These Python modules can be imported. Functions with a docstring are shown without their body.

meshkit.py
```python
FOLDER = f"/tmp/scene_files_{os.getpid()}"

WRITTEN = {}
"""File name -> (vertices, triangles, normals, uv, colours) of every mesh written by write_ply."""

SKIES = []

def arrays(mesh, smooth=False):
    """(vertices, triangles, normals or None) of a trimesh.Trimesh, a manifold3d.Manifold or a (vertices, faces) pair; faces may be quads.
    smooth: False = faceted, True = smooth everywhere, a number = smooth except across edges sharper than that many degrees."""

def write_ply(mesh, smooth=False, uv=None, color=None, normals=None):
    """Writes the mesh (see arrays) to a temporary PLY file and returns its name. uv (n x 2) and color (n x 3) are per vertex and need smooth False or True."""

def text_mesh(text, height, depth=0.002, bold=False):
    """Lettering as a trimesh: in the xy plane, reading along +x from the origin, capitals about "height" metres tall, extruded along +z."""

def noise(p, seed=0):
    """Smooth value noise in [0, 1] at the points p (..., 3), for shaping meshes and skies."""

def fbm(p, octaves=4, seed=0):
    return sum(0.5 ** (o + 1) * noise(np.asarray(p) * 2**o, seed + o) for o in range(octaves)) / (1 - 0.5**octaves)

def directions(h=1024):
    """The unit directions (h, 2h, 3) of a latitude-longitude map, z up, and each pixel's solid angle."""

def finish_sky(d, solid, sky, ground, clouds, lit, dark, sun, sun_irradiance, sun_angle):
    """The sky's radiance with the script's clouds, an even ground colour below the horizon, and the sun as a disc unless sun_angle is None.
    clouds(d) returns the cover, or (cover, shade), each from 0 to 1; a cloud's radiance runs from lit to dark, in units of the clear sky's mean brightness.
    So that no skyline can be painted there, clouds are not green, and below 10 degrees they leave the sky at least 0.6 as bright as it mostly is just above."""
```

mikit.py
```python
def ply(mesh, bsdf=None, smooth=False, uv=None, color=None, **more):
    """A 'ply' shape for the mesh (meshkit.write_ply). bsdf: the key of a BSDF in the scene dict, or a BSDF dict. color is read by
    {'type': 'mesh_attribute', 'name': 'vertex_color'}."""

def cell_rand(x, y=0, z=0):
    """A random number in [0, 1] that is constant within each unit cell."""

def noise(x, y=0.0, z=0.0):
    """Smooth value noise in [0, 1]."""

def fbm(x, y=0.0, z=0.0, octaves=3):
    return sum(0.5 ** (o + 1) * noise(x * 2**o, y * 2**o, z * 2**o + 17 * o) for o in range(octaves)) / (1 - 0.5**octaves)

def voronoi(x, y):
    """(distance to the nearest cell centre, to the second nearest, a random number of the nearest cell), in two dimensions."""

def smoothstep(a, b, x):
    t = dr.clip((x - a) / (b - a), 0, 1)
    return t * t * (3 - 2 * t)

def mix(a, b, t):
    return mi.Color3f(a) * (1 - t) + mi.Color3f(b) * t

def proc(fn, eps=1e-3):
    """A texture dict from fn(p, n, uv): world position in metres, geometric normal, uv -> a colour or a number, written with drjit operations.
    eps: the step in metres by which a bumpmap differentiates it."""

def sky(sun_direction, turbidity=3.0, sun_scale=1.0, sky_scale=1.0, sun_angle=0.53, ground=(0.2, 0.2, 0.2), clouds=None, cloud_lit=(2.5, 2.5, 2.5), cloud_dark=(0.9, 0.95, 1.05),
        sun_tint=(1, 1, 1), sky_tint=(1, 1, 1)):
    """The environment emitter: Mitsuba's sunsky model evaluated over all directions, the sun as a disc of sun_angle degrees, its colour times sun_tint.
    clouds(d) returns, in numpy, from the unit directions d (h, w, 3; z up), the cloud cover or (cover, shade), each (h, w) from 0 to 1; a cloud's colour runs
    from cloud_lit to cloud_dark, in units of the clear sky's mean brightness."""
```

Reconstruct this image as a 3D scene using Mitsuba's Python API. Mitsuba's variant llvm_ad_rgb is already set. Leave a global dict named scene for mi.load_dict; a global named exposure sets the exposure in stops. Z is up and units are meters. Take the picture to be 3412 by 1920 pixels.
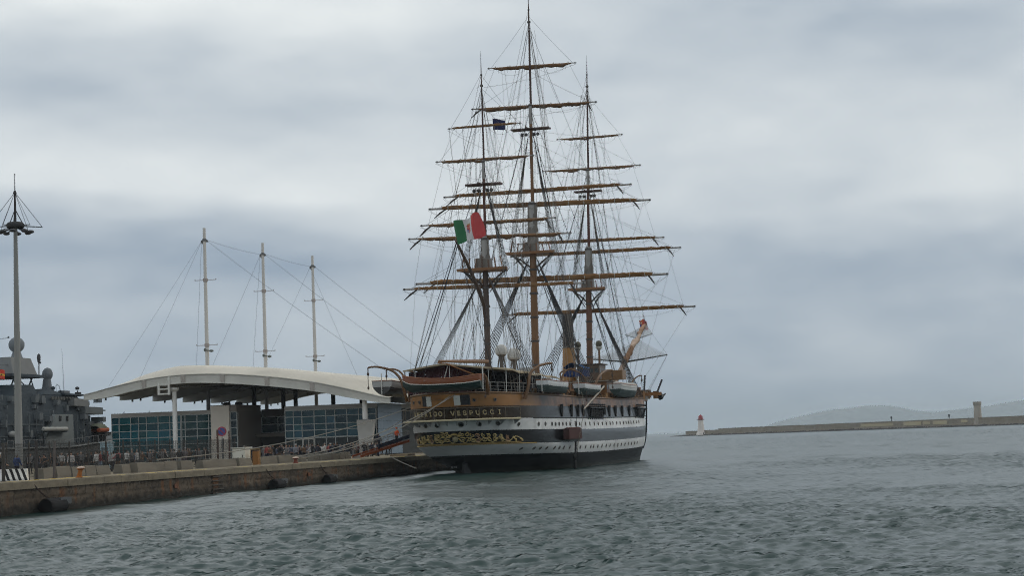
import math, random
import numpy as np
import trimesh
import manifold3d as m3
import mitsuba as mi
import drjit as dr
import mikit, meshkit
from mikit import noise, fbm, mix, smoothstep

T = mi.ScalarTransform4f
PI = math.pi
rng = np.random.default_rng(11)
random.seed(5)
scene, labels = {}, {}

# ------------------------------------------------------------------ camera, sky, haze, exposure
FWD, UP, EYE = np.array([0, 0.99673, 0.080805]), np.array([0.036992, -0.080749, 0.996048]), np.array([0, 0, 3.5])
scene['camera'] = dict(type='perspective', fov=30.77, fov_axis='x', near_clip=0.5, far_clip=90000.0,
                       to_world=T().look_at(EYE.tolist(), (EYE + FWD).tolist(), UP.tolist()),
                       medium={'type': 'ref', 'id': 'air'})
exposure = 1.26


def cloud_deck(d):
    """An overcast deck: long soft bands, brighter and darker with height, broken up by noise."""
    az = np.degrees(np.arctan2(d[..., 0], d[..., 1]))
    el = np.degrees(np.arcsin(np.clip(d[..., 2], -1, 1)))
    p = np.stack([az / 9.0, el / 3.2, az * 0], -1)
    w = meshkit.fbm(p, 3, seed=4) - 0.5
    w2 = meshkit.fbm(np.stack([az / 3.5 + 40, el / 1.1 + 7, az * 0], -1), 4, seed=9) - 0.5
    e = el + 2.2 * w + 0.10 * np.clip(az, -25, 25) * 0.6 + 0.5 * w2
    left = np.interp(e, [0, 1.0, 2.4, 3.4, 4.4, 5.5, 6.5, 7.5, 8.6, 10.0, 11.5, 13, 16, 24, 40, 90],
                     [.33, .37, .45, .44, .34, .28, .44, .84, .74, .49, .62, .94, .88, .74, .76, .8])
    right = np.interp(e, [0, 0.8, 2.0, 3.4, 4.6, 5.8, 7.0, 8.2, 9.6, 11.0, 12.5, 14, 17, 24, 40, 90],
                      [.32, .33, .40, .44, .40, .36, .52, .72, .75, .60, .50, .52, .60, .68, .76, .8])
    t = np.clip((az + 9) / 15, 0, 1)
    t = t * t * (3 - 2 * t)
    b = left * (1 - t) + right * t
    w3 = meshkit.fbm(np.stack([az / 1.6 + 11, el / 0.55, az * 0], -1), 3, seed=14) - 0.5
    b = b + 0.22 * w + 0.26 * w2 + 0.13 * w3
    return np.ones_like(el), 1 - np.clip(b, 0, 1)


scene['sky'] = mikit.sky((0.74, 0.30, 0.60), turbidity=4, sun_scale=0.16, sun_angle=32, clouds=cloud_deck,
                         cloud_lit=(3.62, 3.8, 3.82), cloud_dark=(0.72, 1.10, 1.60))
scene['air'] = dict(type='homogeneous', albedo={'type': 'rgb', 'value': [0.82, 0.90, 0.96]}, sigma_t=9.0e-5)

# ------------------------------------------------------------------ materials
def rgb(c):
    return {'type': 'rgb', 'value': [float(x) for x in c]}


def prin(base, rough=0.7, spec=0.5, **k):
    return {'type': 'twosided', 'b': {'type': 'principled', 'base_color': base, 'roughness': rough, 'specular': spec, **k}}


VC = {'type': 'mesh_attribute', 'name': 'vertex_color'}
scene['matte'] = prin(VC, 0.8, 0.3)
scene['satin'] = prin(VC, 0.42, 0.5)
scene['gloss'] = prin(VC, 0.10, 0.35)
scene['boot_paint'] = prin(VC, 0.5, 0.12)
scene['hull_paint'] = prin(VC, 0.24, 0.32)
scene['steel'] = prin(VC, 0.38, 0.5, metallic=0.6)
scene['gold'] = prin(VC, 0.4, 0.5, metallic=0.3)
VCM = ('boot_paint', 'hull_paint', 'matte', 'satin', 'gloss', 'steel', 'gold')
scene['sea'] = {'type': 'roughplastic', 'distribution': 'ggx', 'alpha': 0.06, 'int_ior': 1.33, 'diffuse_reflectance': rgb((0.020, 0.066, 0.060)), 'nonlinear': True}


def quay_stone(p, n, uv):
    s = p.x * 0.2028 + p.y * 0.979
    big = fbm(s * 0.22, p.z * 0.6, 1.5, 3)
    fine = fbm(s * 3.1, p.z * 4.2, 8.0, 4)
    pit = smoothstep(0.60, 0.72, fbm(s * 5.3 + 30, p.z * 6.0, 3.0, 2))
    streak = smoothstep(0.56, 0.74, fbm(s * 1.4, p.z * 0.14, 20.0, 3)) * smoothstep(1.75, 1.2, p.z)
    c = mix((0.040, 0.031, 0.023), (0.120, 0.094, 0.068), smoothstep(0.30, 0.68, big) * 0.6 + fine * 0.5)
    c = mix(c, (0.13, 0.055, 0.022), streak * 0.7)
    c = mix(c, (0.030, 0.025, 0.020), pit * 0.65)
    tide = smoothstep(0.95, 0.25, p.z + 0.5 * (fine - 0.5))
    return mix(c, (0.012, 0.012, 0.010), tide * 0.92)


def pave(p, n, uv):
    a = fbm(p.x * 0.35, p.y * 0.35, 2.0, 4)
    b = fbm(p.x * 4, p.y * 4, 5.0, 2)
    return mix((0.09, 0.076, 0.053), (0.20, 0.168, 0.118), a * 0.8 + b * 0.3)


def concrete(p, n, uv):
    a = fbm(p.x * 1.3, p.y * 1.3, p.z * 2.0, 3)
    b = fbm(p.x * 9, p.y * 9, p.z * 9, 2)
    return mix((0.085, 0.072, 0.052), (0.23, 0.198, 0.145), a * 0.75 + b * 0.3)


def sandstone(p, n, uv):
    a = fbm(p.x * 0.8, p.y * 0.8, p.z * 0.3, 4)
    b = fbm(p.x * 0.05, p.y * 0.05, p.z * 0.5, 3)
    return mix((0.13, 0.105, 0.078), (0.30, 0.25, 0.19), a * 0.6 + b * 0.5)


def hillside(p, n, uv):
    a = fbm(p.x * 0.004, p.y * 0.004, p.z * 0.01, 4)
    return mix((0.02, 0.027, 0.024), (0.055, 0.055, 0.045), a)


scene['quay_stone'] = prin(mikit.proc(quay_stone), 0.85, 0.3)
scene['pave'] = prin(mikit.proc(pave), 0.85, 0.3)
scene['concrete'] = prin(mikit.proc(concrete), 0.85, 0.3)
scene['sandstone'] = prin(mikit.proc(sandstone), 0.9, 0.2)
scene['hillside'] = prin(mikit.proc(hillside), 0.95, 0.1)


# ------------------------------------------------------------------ mesh helpers
def nrm(v):
    v = np.asarray(v, float)
    return v / (np.linalg.norm(v, axis=-1, keepdims=True) + 1e-12)


class MB:
    """Collects pieces into one mesh; corners that should stay sharp have vertices of their own, so all is written smooth."""
    def __init__(self):
        self.v, self.f, self.c, self.n = [], [], [], 0

    def add(self, v, f, col=None):
        v, f = np.asarray(v, float).reshape(-1, 3), np.asarray(f, int)
        if f.shape[1] == 4:
            f = np.vstack([f[:, [0, 1, 2]], f[:, [0, 2, 3]]])
        self.v.append(v); self.f.append(f + self.n); self.n += len(v)
        self.c.append(np.full((len(v), 3), np.nan) if col is None else np.broadcast_to(np.asarray(col, float), (len(v), 3)))
        return self

    def quad(self, a, b, c, d, col=None):
        return self.add([a, b, c, d], [[0, 1, 2, 3]], col)

    def hexa(self, p, col=None):
        """Eight corners: bottom loop 0-3, top loop 4-7."""
        p = np.asarray(p, float)
        for q in ((3, 2, 1, 0), (4, 5, 6, 7), (0, 1, 5, 4), (1, 2, 6, 5), (2, 3, 7, 6), (3, 0, 4, 7)):
            self.quad(*p[list(q)], col)
        return self

    def box(self, lo, hi, col=None):
        (a, b, c), (d, e, f) = lo, hi
        return self.hexa([(a, b, c), (d, b, c), (d, e, c), (a, e, c), (a, b, f), (d, b, f), (d, e, f), (a, e, f)], col)

    def cbox(self, c, s, rz=0.0, col=None):
        c, s = np.asarray(c, float), np.asarray(s, float) / 2
        k = np.array([(-1, -1, -1), (1, -1, -1), (1, 1, -1), (-1, 1, -1), (-1, -1, 1), (1, -1, 1), (1, 1, 1), (-1, 1, 1)]) * s
        R = np.array([[math.cos(rz), -math.sin(rz), 0], [math.sin(rz), math.cos(rz), 0], [0, 0, 1]])
        return self.hexa(k @ R.T + c, col)

    def tube(self, pts, r, n=6, col=None, cap=True):
        p = np.asarray(pts, float)
        r = np.broadcast_to(np.asarray(r, float), (len(p),))
        t = nrm(np.gradient(p, axis=0))
        ref = np.array([0, 0, 1.0]) if abs(nrm(p[-1] - p[0])[2]) < 0.85 else np.array([1.0, 0.13, 0])
        a = nrm(np.cross(t, ref)); b = np.cross(a, t)
        ang = np.arange(n) * 2 * PI / n
        ring = p[:, None] + r[:, None, None] * (np.cos(ang)[None, :, None] * a[:, None] + np.sin(ang)[None, :, None] * b[:, None])
        i, j = np.meshgrid(np.arange(len(p) - 1), np.arange(n), indexing='ij')
        q = np.stack([i * n + j, i * n + (j + 1) % n, (i + 1) * n + (j + 1) % n, (i + 1) * n + j], -1).reshape(-1, 4)
        self.add(ring, q, col)
        if cap:
            for k in (0, -1):
                o = np.arange(n)[::-1] if k == -1 else np.arange(n)
                self.add(np.vstack([ring[k][o], p[k]]), [[x, n, (x + 1) % n] for x in range(n)], col)
        return self

    def rod(self, a, b, r, r2=None, n=6, col=None, cap=True):
        return self.tube([a, b], [r, r if r2 is None else r2], n, col, cap)

    def rope(self, a, b, r=0.02, sag=0.0, k=1, n=4, col=None):
        a, b = np.asarray(a, float), np.asarray(b, float)
        if sag:
            k = max(k, 8)
        t = np.linspace(0, 1, k + 1)[:, None]
        p = a + (b - a) * t
        p[:, 2:] -= 4 * sag * t * (1 - t)
        return self.tube(p, r, n, col, cap=False)

    def ball(self, c, r, n=10, col=None, zr=(1.0, 1.0)):
        m = trimesh.creation.uv_sphere(1.0, count=[n, 2 * n])
        v = np.array(m.vertices) * np.broadcast_to(np.asarray(r, float), (3,))
        return self.add(v + np.asarray(c, float), m.faces, col)

    def lathe(self, c, prof, n=16, col=None):
        """prof: (radius, height) list, turned about the vertical through c; sharp between entries that repeat."""
        c = np.asarray(c, float)
        ang = np.arange(n) * 2 * PI / n
        for (r0, z0), (r1, z1) in zip(prof[:-1], prof[1:]):
            if abs(r0 - r1) + abs(z0 - z1) < 1e-9:
                continue
            a = np.stack([c[0] + r0 * np.cos(ang), c[1] + r0 * np.sin(ang), np.full(n, c[2] + z0)], 1)
            b = np.stack([c[0] + r1 * np.cos(ang), c[1] + r1 * np.sin(ang), np.full(n, c[2] + z1)], 1)
            i = np.arange(n)
            self.add(np.vstack([a, b]), np.stack([i, (i + 1) % n, (i + 1) % n + n, i + n], 1), col)
        return self

    def grid(self, P, col=None, flip=False):
        P = np.asarray(P, float)
        h, w = P.shape[:2]
        i, j = np.meshgrid(np.arange(h - 1), np.arange(w - 1), indexing='ij')
        q = np.stack([i * w + j, i * w + j + 1, (i + 1) * w + j + 1, (i + 1) * w + j], -1).reshape(-1, 4)
        return self.add(P.reshape(-1, 3), q[:, ::-1] if flip else q, None if col is None else np.asarray(col, float).reshape(-1, 3) if np.ndim(col) > 1 else col)

    def prism(self, poly, f, col=None):
        """poly: 2-D outline; f(x, y, side) -> point, side 0 or 1: the two faces and the rim."""
        poly = np.asarray(poly, float)
        tri = trimesh.creation.triangulate_polygon(__import__('shapely').Polygon(poly), engine='earcut')
        for s in (0, 1):
            self.add([f(x, y, s) for x, y in tri[0]], tri[1][:, ::-1] if s else tri[1], col)
        for k in range(len(poly)):
            a, b = poly[k], poly[(k + 1) % len(poly)]
            self.quad(f(*a, 0), f(*b, 0), f(*b, 1), f(*a, 1), col)
        return self

    def man(self, m, col=None, angle=40):
        q = m.to_mesh()
        t = trimesh.graph.smooth_shade(trimesh.Trimesh(q.vert_properties[:, :3], q.tri_verts, process=False), angle=math.radians(angle), facet_minarea=None)
        return self.add(t.vertices, t.faces, col)

    def data(self):
        return np.vstack(self.v), np.vstack(self.f), np.vstack(self.c)


used = {}


def numbered(base):
    k = used.get(base, -1) + 1
    used[base] = k
    return base if k == 0 else f'{base}_{k:03d}'


def xform(M, v):
    return v @ np.asarray(M)[:3, :3].T + np.asarray(M)[:3, 3]


EYE4 = np.eye(4)


def put(name, mb, mat, col=(0.3, 0.3, 0.3), parent=None, M=None, amp=0.12, freq=0.7, uv=None, kind=None, key=None):
    """One entry of the scene: mesh, material, colour (a vertex colour with some wear), under its parent's key."""
    key = key or numbered((parent + '__' if parent else '') + name)
    v, f, c = mb.data() if isinstance(mb, MB) else mb
    if M is not None:
        v = xform(M, v)
    colour = None
    if mat in VCM:
        base = np.where(np.isnan(c), np.asarray(col, float), c)
        colour = base
        if amp:
            k = 1 + amp * 2 * (meshkit.fbm(v * freq, 3, seed=len(used) % 97) - 0.5)
            colour = np.clip(base * k[:, None], 0, 1)
    scene[key] = mikit.ply((v, f), mat, smooth=True, uv=uv, color=colour)
    if kind:
        labels.setdefault(key, {})['kind'] = kind
    return key


def thing(name, label, cat, group=None):
    key = numbered(name)
    labels[key] = {'label': label, 'category': cat}
    if group:
        labels[key]['group'] = group
    return key


def tag(key, label, cat=None, group=None, kind=None):
    labels[key] = {'label': label, **({'category': cat} if cat else {}), **({'group': group} if group else {}), **({'kind': kind} if kind else {})}
    return key


def frame(o, ex, ey, ez=(0, 0, 1)):
    M = np.eye(4)
    M[:3, 0], M[:3, 1], M[:3, 2], M[:3, 3] = ex, ey, ez, o
    return M


def yaw(x, y, z, a):
    return frame((x, y, z), (math.cos(a), math.sin(a), 0), (-math.sin(a), math.cos(a), 0))


# pier frame: s runs along the quay edge away from the viewer, w inland (to the left)
PA = math.radians(11.7)
QD, QN = np.array([math.sin(PA), math.cos(PA), 0]), np.array([-math.cos(PA), math.sin(PA), 0])
Q0 = np.array([-30.4, 109.5, 0.0])
PIER = frame(Q0, QD, QN)          # local x = s, y = w
# ship frame: u forward from the sternpost, v to starboard, z up
TH = math.radians(15.0)
SH, SR = np.array([math.sin(TH), math.cos(TH), 0]), np.array([math.cos(TH), -math.sin(TH), 0])
S0 = np.array([-5.30, 186.85, 0.0])
SHIP = frame(S0, SH, SR)          # left-handed frame: faces are two-sided, so winding does not matter
# ------------------------------------------------------------------ the setting: sea, hills, quay, breakwater
def waves():
    k = np.random.default_rng(3)
    n = 110
    lam = np.exp(k.uniform(math.log(0.24), math.log(1.1), n))
    lam[:14] = k.uniform(2.5, 9.0, 14)
    ang = k.normal(-0.35, 0.95, n) + PI / 2
    kv = np.stack([np.cos(ang), np.sin(ang)], 1) * (2 * PI / lam)[:, None]
    amp = 0.0045 * lam ** 0.74 * k.uniform(0.5, 1.5, n)
    amp[:14] = 0.0026 * lam[:14] * k.uniform(0.5, 1.5, 14)
    return lam, kv, k.uniform(0, 2 * PI, n), amp


LAM, KV, PH, AMP = waves()


def sea_height(x, y, cell):
    h = np.zeros_like(x)
    gust = 0.10 + 1.8 * meshkit.fbm(np.stack([x / 15 + y / 60, y / 34, x * 0], -1), 4, seed=2)
    # calmer in the lee of the quay wall and alongside the ship
    lee = np.abs((x + 30.4) * math.cos(PA) - (y - 109.5) * math.sin(PA))
    du, dv = (x - S0[0]) * SH[0] + (y - S0[1]) * SH[1], (x - S0[0]) * SR[0] + (y - S0[1]) * SR[1]
    hull_d = np.hypot(np.maximum(np.abs(du - 35) - 37, 0), np.maximum(np.abs(dv) - 6.5, 0))
    gust = gust * (0.6 + 0.4 * np.clip(np.minimum(lee / 9, hull_d / 16), 0, 1))
    for lam, (kx, ky), ph, a in zip(LAM, KV, PH, AMP):
        keep = np.clip(lam / np.maximum(cell, y * 0.0015) / 2.6 - 0.6, 0, 1)
        if lam / cell / 2.6 > 0.6:
            q = np.sin(kx * x + ky * y + ph)
            h += a * keep * (q + 0.5 * q * q + 0.25 * np.abs(q))
    return h * gust * 1.15


sea = MB()
for y0, y1, xs, cell in ((6, 30.4, 44, 0.30), (30, 66, 44, 0.12), (65.8, 100, 52, 0.15), (99.7, 192, 82, 0.27), (191.6, 430, 165, 0.5), (429, 800, 300, 1.4), (798, 1900, 640, 2.6)):
    nx, ny = int(2 * xs / cell), int((y1 - y0) / cell)
    X, Y = np.meshgrid(np.linspace(-xs, xs, nx), np.linspace(y0, y1, ny))
    sea.grid(np.stack([X, Y, sea_height(X, Y, cell)], -1))
sea.quad((-19500, -19500, -0.3), (19500, -19500, -0.3), (19500, 19500, -0.3), (-19500, 19500, -0.3))
tag(put('water', sea, 'sea'), 'grey green choppy harbour water', kind='structure')

HX = [200, 900, 1500, 1700, 1800, 1967, 2130, 2260, 2372, 2470, 2552, 2670, 2770, 2870, 2972, 3175, 3402, 3700, 4100, 4600, 5400, 6200]
HZ = [-10, -6, -4, 6, 66, 98, 132, 140, 147, 142, 128, 94, 82, 85, 92, 112, 142, 172, 150, 165, 90, -10]
X, Y = np.meshgrid(np.linspace(200, 6200, 240), np.linspace(-1200, 1500, 34))
prof = np.interp(X, HX, HZ) * np.clip(1 - (Y / (1250 + 250 * (Y > 0))) ** 2, 0, 1) ** 0.8
prof += 26 * (meshkit.fbm(np.stack([X / 420, Y / 420, X * 0], -1), 4, seed=5) - 0.5) * np.clip(prof / 60, 0, 1)
hills = MB().grid(np.stack([X * 1.38, Y + 17300, prof * 1.25 - 2], -1))
tag(put('hills', hills, 'hillside'), 'low hills far across the water fading into haze', kind='structure')

# the quay: deck, front wall with an uneven face, coping stones
QW, QE = 62.0, 236.0
q = MB()
q.quad((-70, 0.55, 2), (QE, 0.55, 2), (QE, QW, 2), (-70, QW, 2))
q.quad((-70, QW, 2), (QE, QW, 2), (QE, QW, -2), (-70, QW, -2))
q.quad((QE, 0, 2), (QE, QW, 2), (QE, QW, -2), (QE, 0, -2))
tag(put('quay', q, 'pave', M=PIER), 'long stone quay reaching out to the moored ship', kind='structure')
sg = np.concatenate([np.arange(-20, 130, 0.15), np.arange(130, QE + 1, 2.0)])
zg = np.linspace(-1.6, 1.58, 34)
Sg, Zg = np.meshgrid(sg, zg)
dep = 0.16 * (meshkit.fbm(np.stack([Sg * 0.8, Zg * 1.6, Sg * 0], -1), 4, seed=8) - 0.5) + 0.10 * (meshkit.fbm(np.stack([Sg * 3.3, Zg * 3.6, Sg * 0 + 5], -1), 2, seed=12) - 0.5)
jx = np.abs((Sg + 1.2 * np.sin(Sg * .7) + 2.0) % 6.4 - 3.2)
dep += 0.10 * np.clip(1 - jx / .16, 0, 1) + 0.07 * np.clip(1 - np.abs(Zg - .93 - .04 * np.sin(Sg * .5)) / .07, 0, 1)
wall = MB().grid(np.stack([Sg, 0.10 + dep, Zg], -1))
put('wall_face', wall, 'quay_stone', parent='quay', M=PIER)
# coping: one stone every two to three metres
s = -16.0
while s < 128:
    L = rng.uniform(2.0, 3.1)
    a, b = s + 0.012, s + L - 0.012
    o, z = rng.uniform(-0.03, 0.02), 2.03 + rng.uniform(-0.015, 0.02)
    e = 0.05
    p = [(a, -0.06 + o, 1.55), (b, -0.06 + o, 1.55), (b, 0.62, 1.55), (a, 0.62, 1.55), (a, -0.06 + o, z - e), (b, -0.06 + o, z - e), (b, 0.62, z), (a, 0.62, z)]
    m = MB().hexa(p)
    m.hexa([(a, -0.06 + o, z - e), (b, -0.06 + o, z - e), (b, 0.62, z - e), (a, 0.62, z - e), (a + .01, 0.0 + o, z + 0.003), (b - .01, 0.0 + o, z + 0.003), (b - .01, 0.62, z + 0.003), (a + .01, 0.62, z + 0.003)])
    put('coping_stone', m, 'concrete', parent='quay', M=PIER)
    s += L
put('coping_stone', MB().box((128, -0.05, 1.55), (QE, 0.6, 2.02)), 'concrete', parent='quay', M=PIER)
ps = MB()
for a in np.arange(-10, 120, 2.4):
    if rng.random() < 0.86:
        ps.quad((a, 1.15 + rng.uniform(-.03, .03), 2.006), (a + 2.4 * rng.uniform(.55, 1), 1.15, 2.006), (a + 2.3, 2.1 + rng.uniform(-.1, .1), 2.006), (a, 2.1, 2.006))
put('yellow_line', ps, 'matte', (0.40, 0.27, 0.05), parent='quay', M=PIER, amp=0.5, freq=1.5)
# a recess with iron rungs in the wall
m = MB()
for k in range(6):
    m.box((34.3, -0.04, -0.2 + 0.32 * k), (36.6, 0.02, -0.12 + 0.32 * k))
put('iron_step', m, 'matte', (0.07, 0.06, 0.05), parent='quay', M=PIER)
for s, z in ((27.0, 0.95), (58.0, 1.0)):
    m = MB().box((s - .3, -0.02, z - .14), (s + .3, 0.03, z + .17))
    put('rusty_plate', m, 'matte', (0.13, 0.055, 0.03), parent='quay', M=PIER, amp=0.5, freq=4)

# breakwater: long wall of set-back blocks on a dark foot, nearer at its right end
B0, B1 = np.array([142.5, 1650.0, 0]), np.array([620.0, 946.0, 0])
BL = np.linalg.norm(B1 - B0)
BX = (B1 - B0) / BL
BN = np.array([BX[1], -BX[0], 0])
if BN[1] > 0:
    BN = -BN                       # towards the viewer
BW = frame(B0, BX, BN)
key = thing('breakwater', 'long low stone breakwater wall crossing the water on the right', 'breakwater')
foot = MB()
xs = np.arange(-14, BL, 5.0)
prof = []
for x in xs:
    j = rng.uniform(-1, 1, 3)
    t = min(1, max(0, (x + 14) / 16))
    prof.append([(x, 5.5 + j[0] * 0.7, -1.5), (x, 3.0 + j[1] * 0.5, 0.5 * t), (x, 0.6, (1.15 + 0.35 * j[2]) * t), (x, -9, (1.2 + .2 * j[0]) * t), (x, -13, -1.5)])
foot.grid(prof)
put('rock_foot', foot, 'matte', (0.035, 0.033, 0.03), parent=key, M=BW, amp=0.5, freq=0.3)
x = 10.0
while x < BL:
    L = rng.uniform(17, 31)
    top = np.interp(x, [0, 36, 40, 90, 200, 300, 384, 390, 900], [4.5, 4.6, 5.7, 5.9, 6.1, 6.3, 6.5, 6.4, 6.6]) + rng.uniform(-.12, .12)
    o = rng.uniform(-.12, .12)
    m = MB().box((x + .06, -7, 0.6), (min(x + L, BL) - .06, 0.3 + o, top - .5)).box((x, -7.2, top - .5), (min(x + L, BL), 0.55 + o, top))
    put('wall_block', m, 'sandstone', parent=key, M=BW)
    x += L
for x0, x1, z0, z1 in ((226, 261, 2.6, 4.9), (272, 290, 2.4, 5.2), (292, 299, 2.6, 5.2), (302, 316, 2.4, 5.2), (330, 336, 3.2, 5.2)):
    put('pale_panel', MB().box((x0, 0, z0), (x1, 0.62, z1)), 'matte', (0.40, 0.33, 0.20), parent=key, M=BW, amp=0.35, freq=0.15)

lh = thing('lighthouse', 'small white lighthouse with a red lantern top at the breakwater end', 'lighthouse')
c = B0 + BX * 30 + BN * 2.0
c = np.array([159.6, 1622.0, 0.5])
put('tower', MB().lathe(c, [(4.4, 0), (4.3, 1.2), (3.2, 3.2), (2.75, 6.5), (2.4, 10), (2.1, 13.1)], 20), 'matte', (0.62, 0.56, 0.51), parent=lh)
put('gallery', MB().lathe(c, [(2.1, 13.1), (3.3, 13.5), (3.3, 13.9), (2.0, 13.9)], 20), 'matte', (0.20, 0.03, 0.03), parent=lh)
put('lantern', MB().lathe(c, [(2.0, 13.9), (1.9, 16.0), (2.1, 16.1), (0.9, 17.2), (0.35, 17.4), (0.3, 18.0), (0.0, 18.3)], 16), 'matte', (0.30, 0.02, 0.025), parent=lh)
put('door', MB().box((c[0] + 1.2, c[1] - 4.1, 0.6), (c[0] + 2.2, c[1] - 3.0, 2.6)), 'matte', (0.08, 0.06, 0.05), parent=lh)
tw = thing('watch_tower', 'plain round stone tower standing on the breakwater near the right edge', 'tower')
c = np.array([337.2, 1366.0, 1.0])
put('shaft', MB().lathe(c, [(3.3, 0), (2.85, 6), (2.55, 12), (2.65, 14.2)], 20), 'matte', (0.33, 0.285, 0.235), parent=tw, amp=.35, freq=.4)
put('parapet', MB().lathe(c, [(2.65, 14.2), (3.05, 14.9), (3.05, 17.0), (2.5, 17.0), (2.5, 16.2), (0, 16.2)], 20), 'matte', (0.30, 0.26, 0.21), parent=tw, amp=.35, freq=.4)
for nm, lab, x, h in (('beacon_post', 'thin dark marker post on the breakwater left of the stone tower', 259, 3.6), ('beacon_post', 'short dark beacon with a square head on the breakwater beside the tower', 318, 3.4)):
    k = thing(nm, lab, 'beacon')
    top = np.interp(x, [200, 300, 384], [6.1, 6.3, 6.5])
    p = B0 + BX * x + np.array([0, 0, top - .2])
    m = MB().lathe(p, [(.35, 0), (.3, h * .55), (.75, h * .6), (.6, h), (0, h + .6)] if x < 300 else [(.3, 0), (.3, h * .5), (.7, h * .5), (.7, h), (0, h)], 8)
    put('', m, 'matte', (0.03, 0.035, 0.04), key=k)


# ------------------------------------------------------------------ things on the quay
ORD = ['first', 'second', 'third', 'fourth', 'fifth', 'sixth', 'seventh', 'eighth', 'ninth', 'tenth', 'eleventh', 'twelfth', 'thirteenth', 'fourteenth', 'fifteenth', 'sixteenth', 'seventeenth', 'eighteenth', 'nineteenth'] + [a + b for a in ('twenty-', 'thirty-', 'forty-') for b in ('first', 'second', 'third', 'fourth', 'fifth', 'sixth', 'seventh', 'eighth', 'ninth')]
ORD.insert(19, 'twentieth'); ORD.insert(29, 'thirtieth'); ORD.insert(39, 'fortieth')
def fender(s, w, z, L, r, lab):
    k = thing('rubber_fender', lab, 'fender', None)
    m = MB()
    for a, b in ((0, 1),):
        ring = []
        m.tube([(s - L / 2, w, z), (s - L / 2 + .12, w, z)], [r * .9, r], 18, (0.005, 0.005, 0.005))
        m.tube([(s - L / 2 + .12, w, z), (s + L / 2 - .12, w, z)], r, 18, (0.007, 0.007, 0.008))
        m.tube([(s + L / 2 - .12, w, z), (s + L / 2, w, z)], [r, r * .9], 18, (0.007, 0.007, 0.007))
    put('roller', m, 'matte', parent=k, M=PIER)
    m = MB().box((s + L * .1, w - r * .75, z + r * .15), (s + L * .75, w + r * .5, z + r * .95))
    put('bracket', m, 'matte', (0.075, 0.08, 0.085), parent=k, M=PIER)
    put('chain', MB().rope((s - L * .3, w, z + r), (s - L * .75, 0.0, 1.85), .045, .1, 8, 5), 'matte', (0.05, 0.035, 0.03), parent=k, M=PIER)


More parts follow.
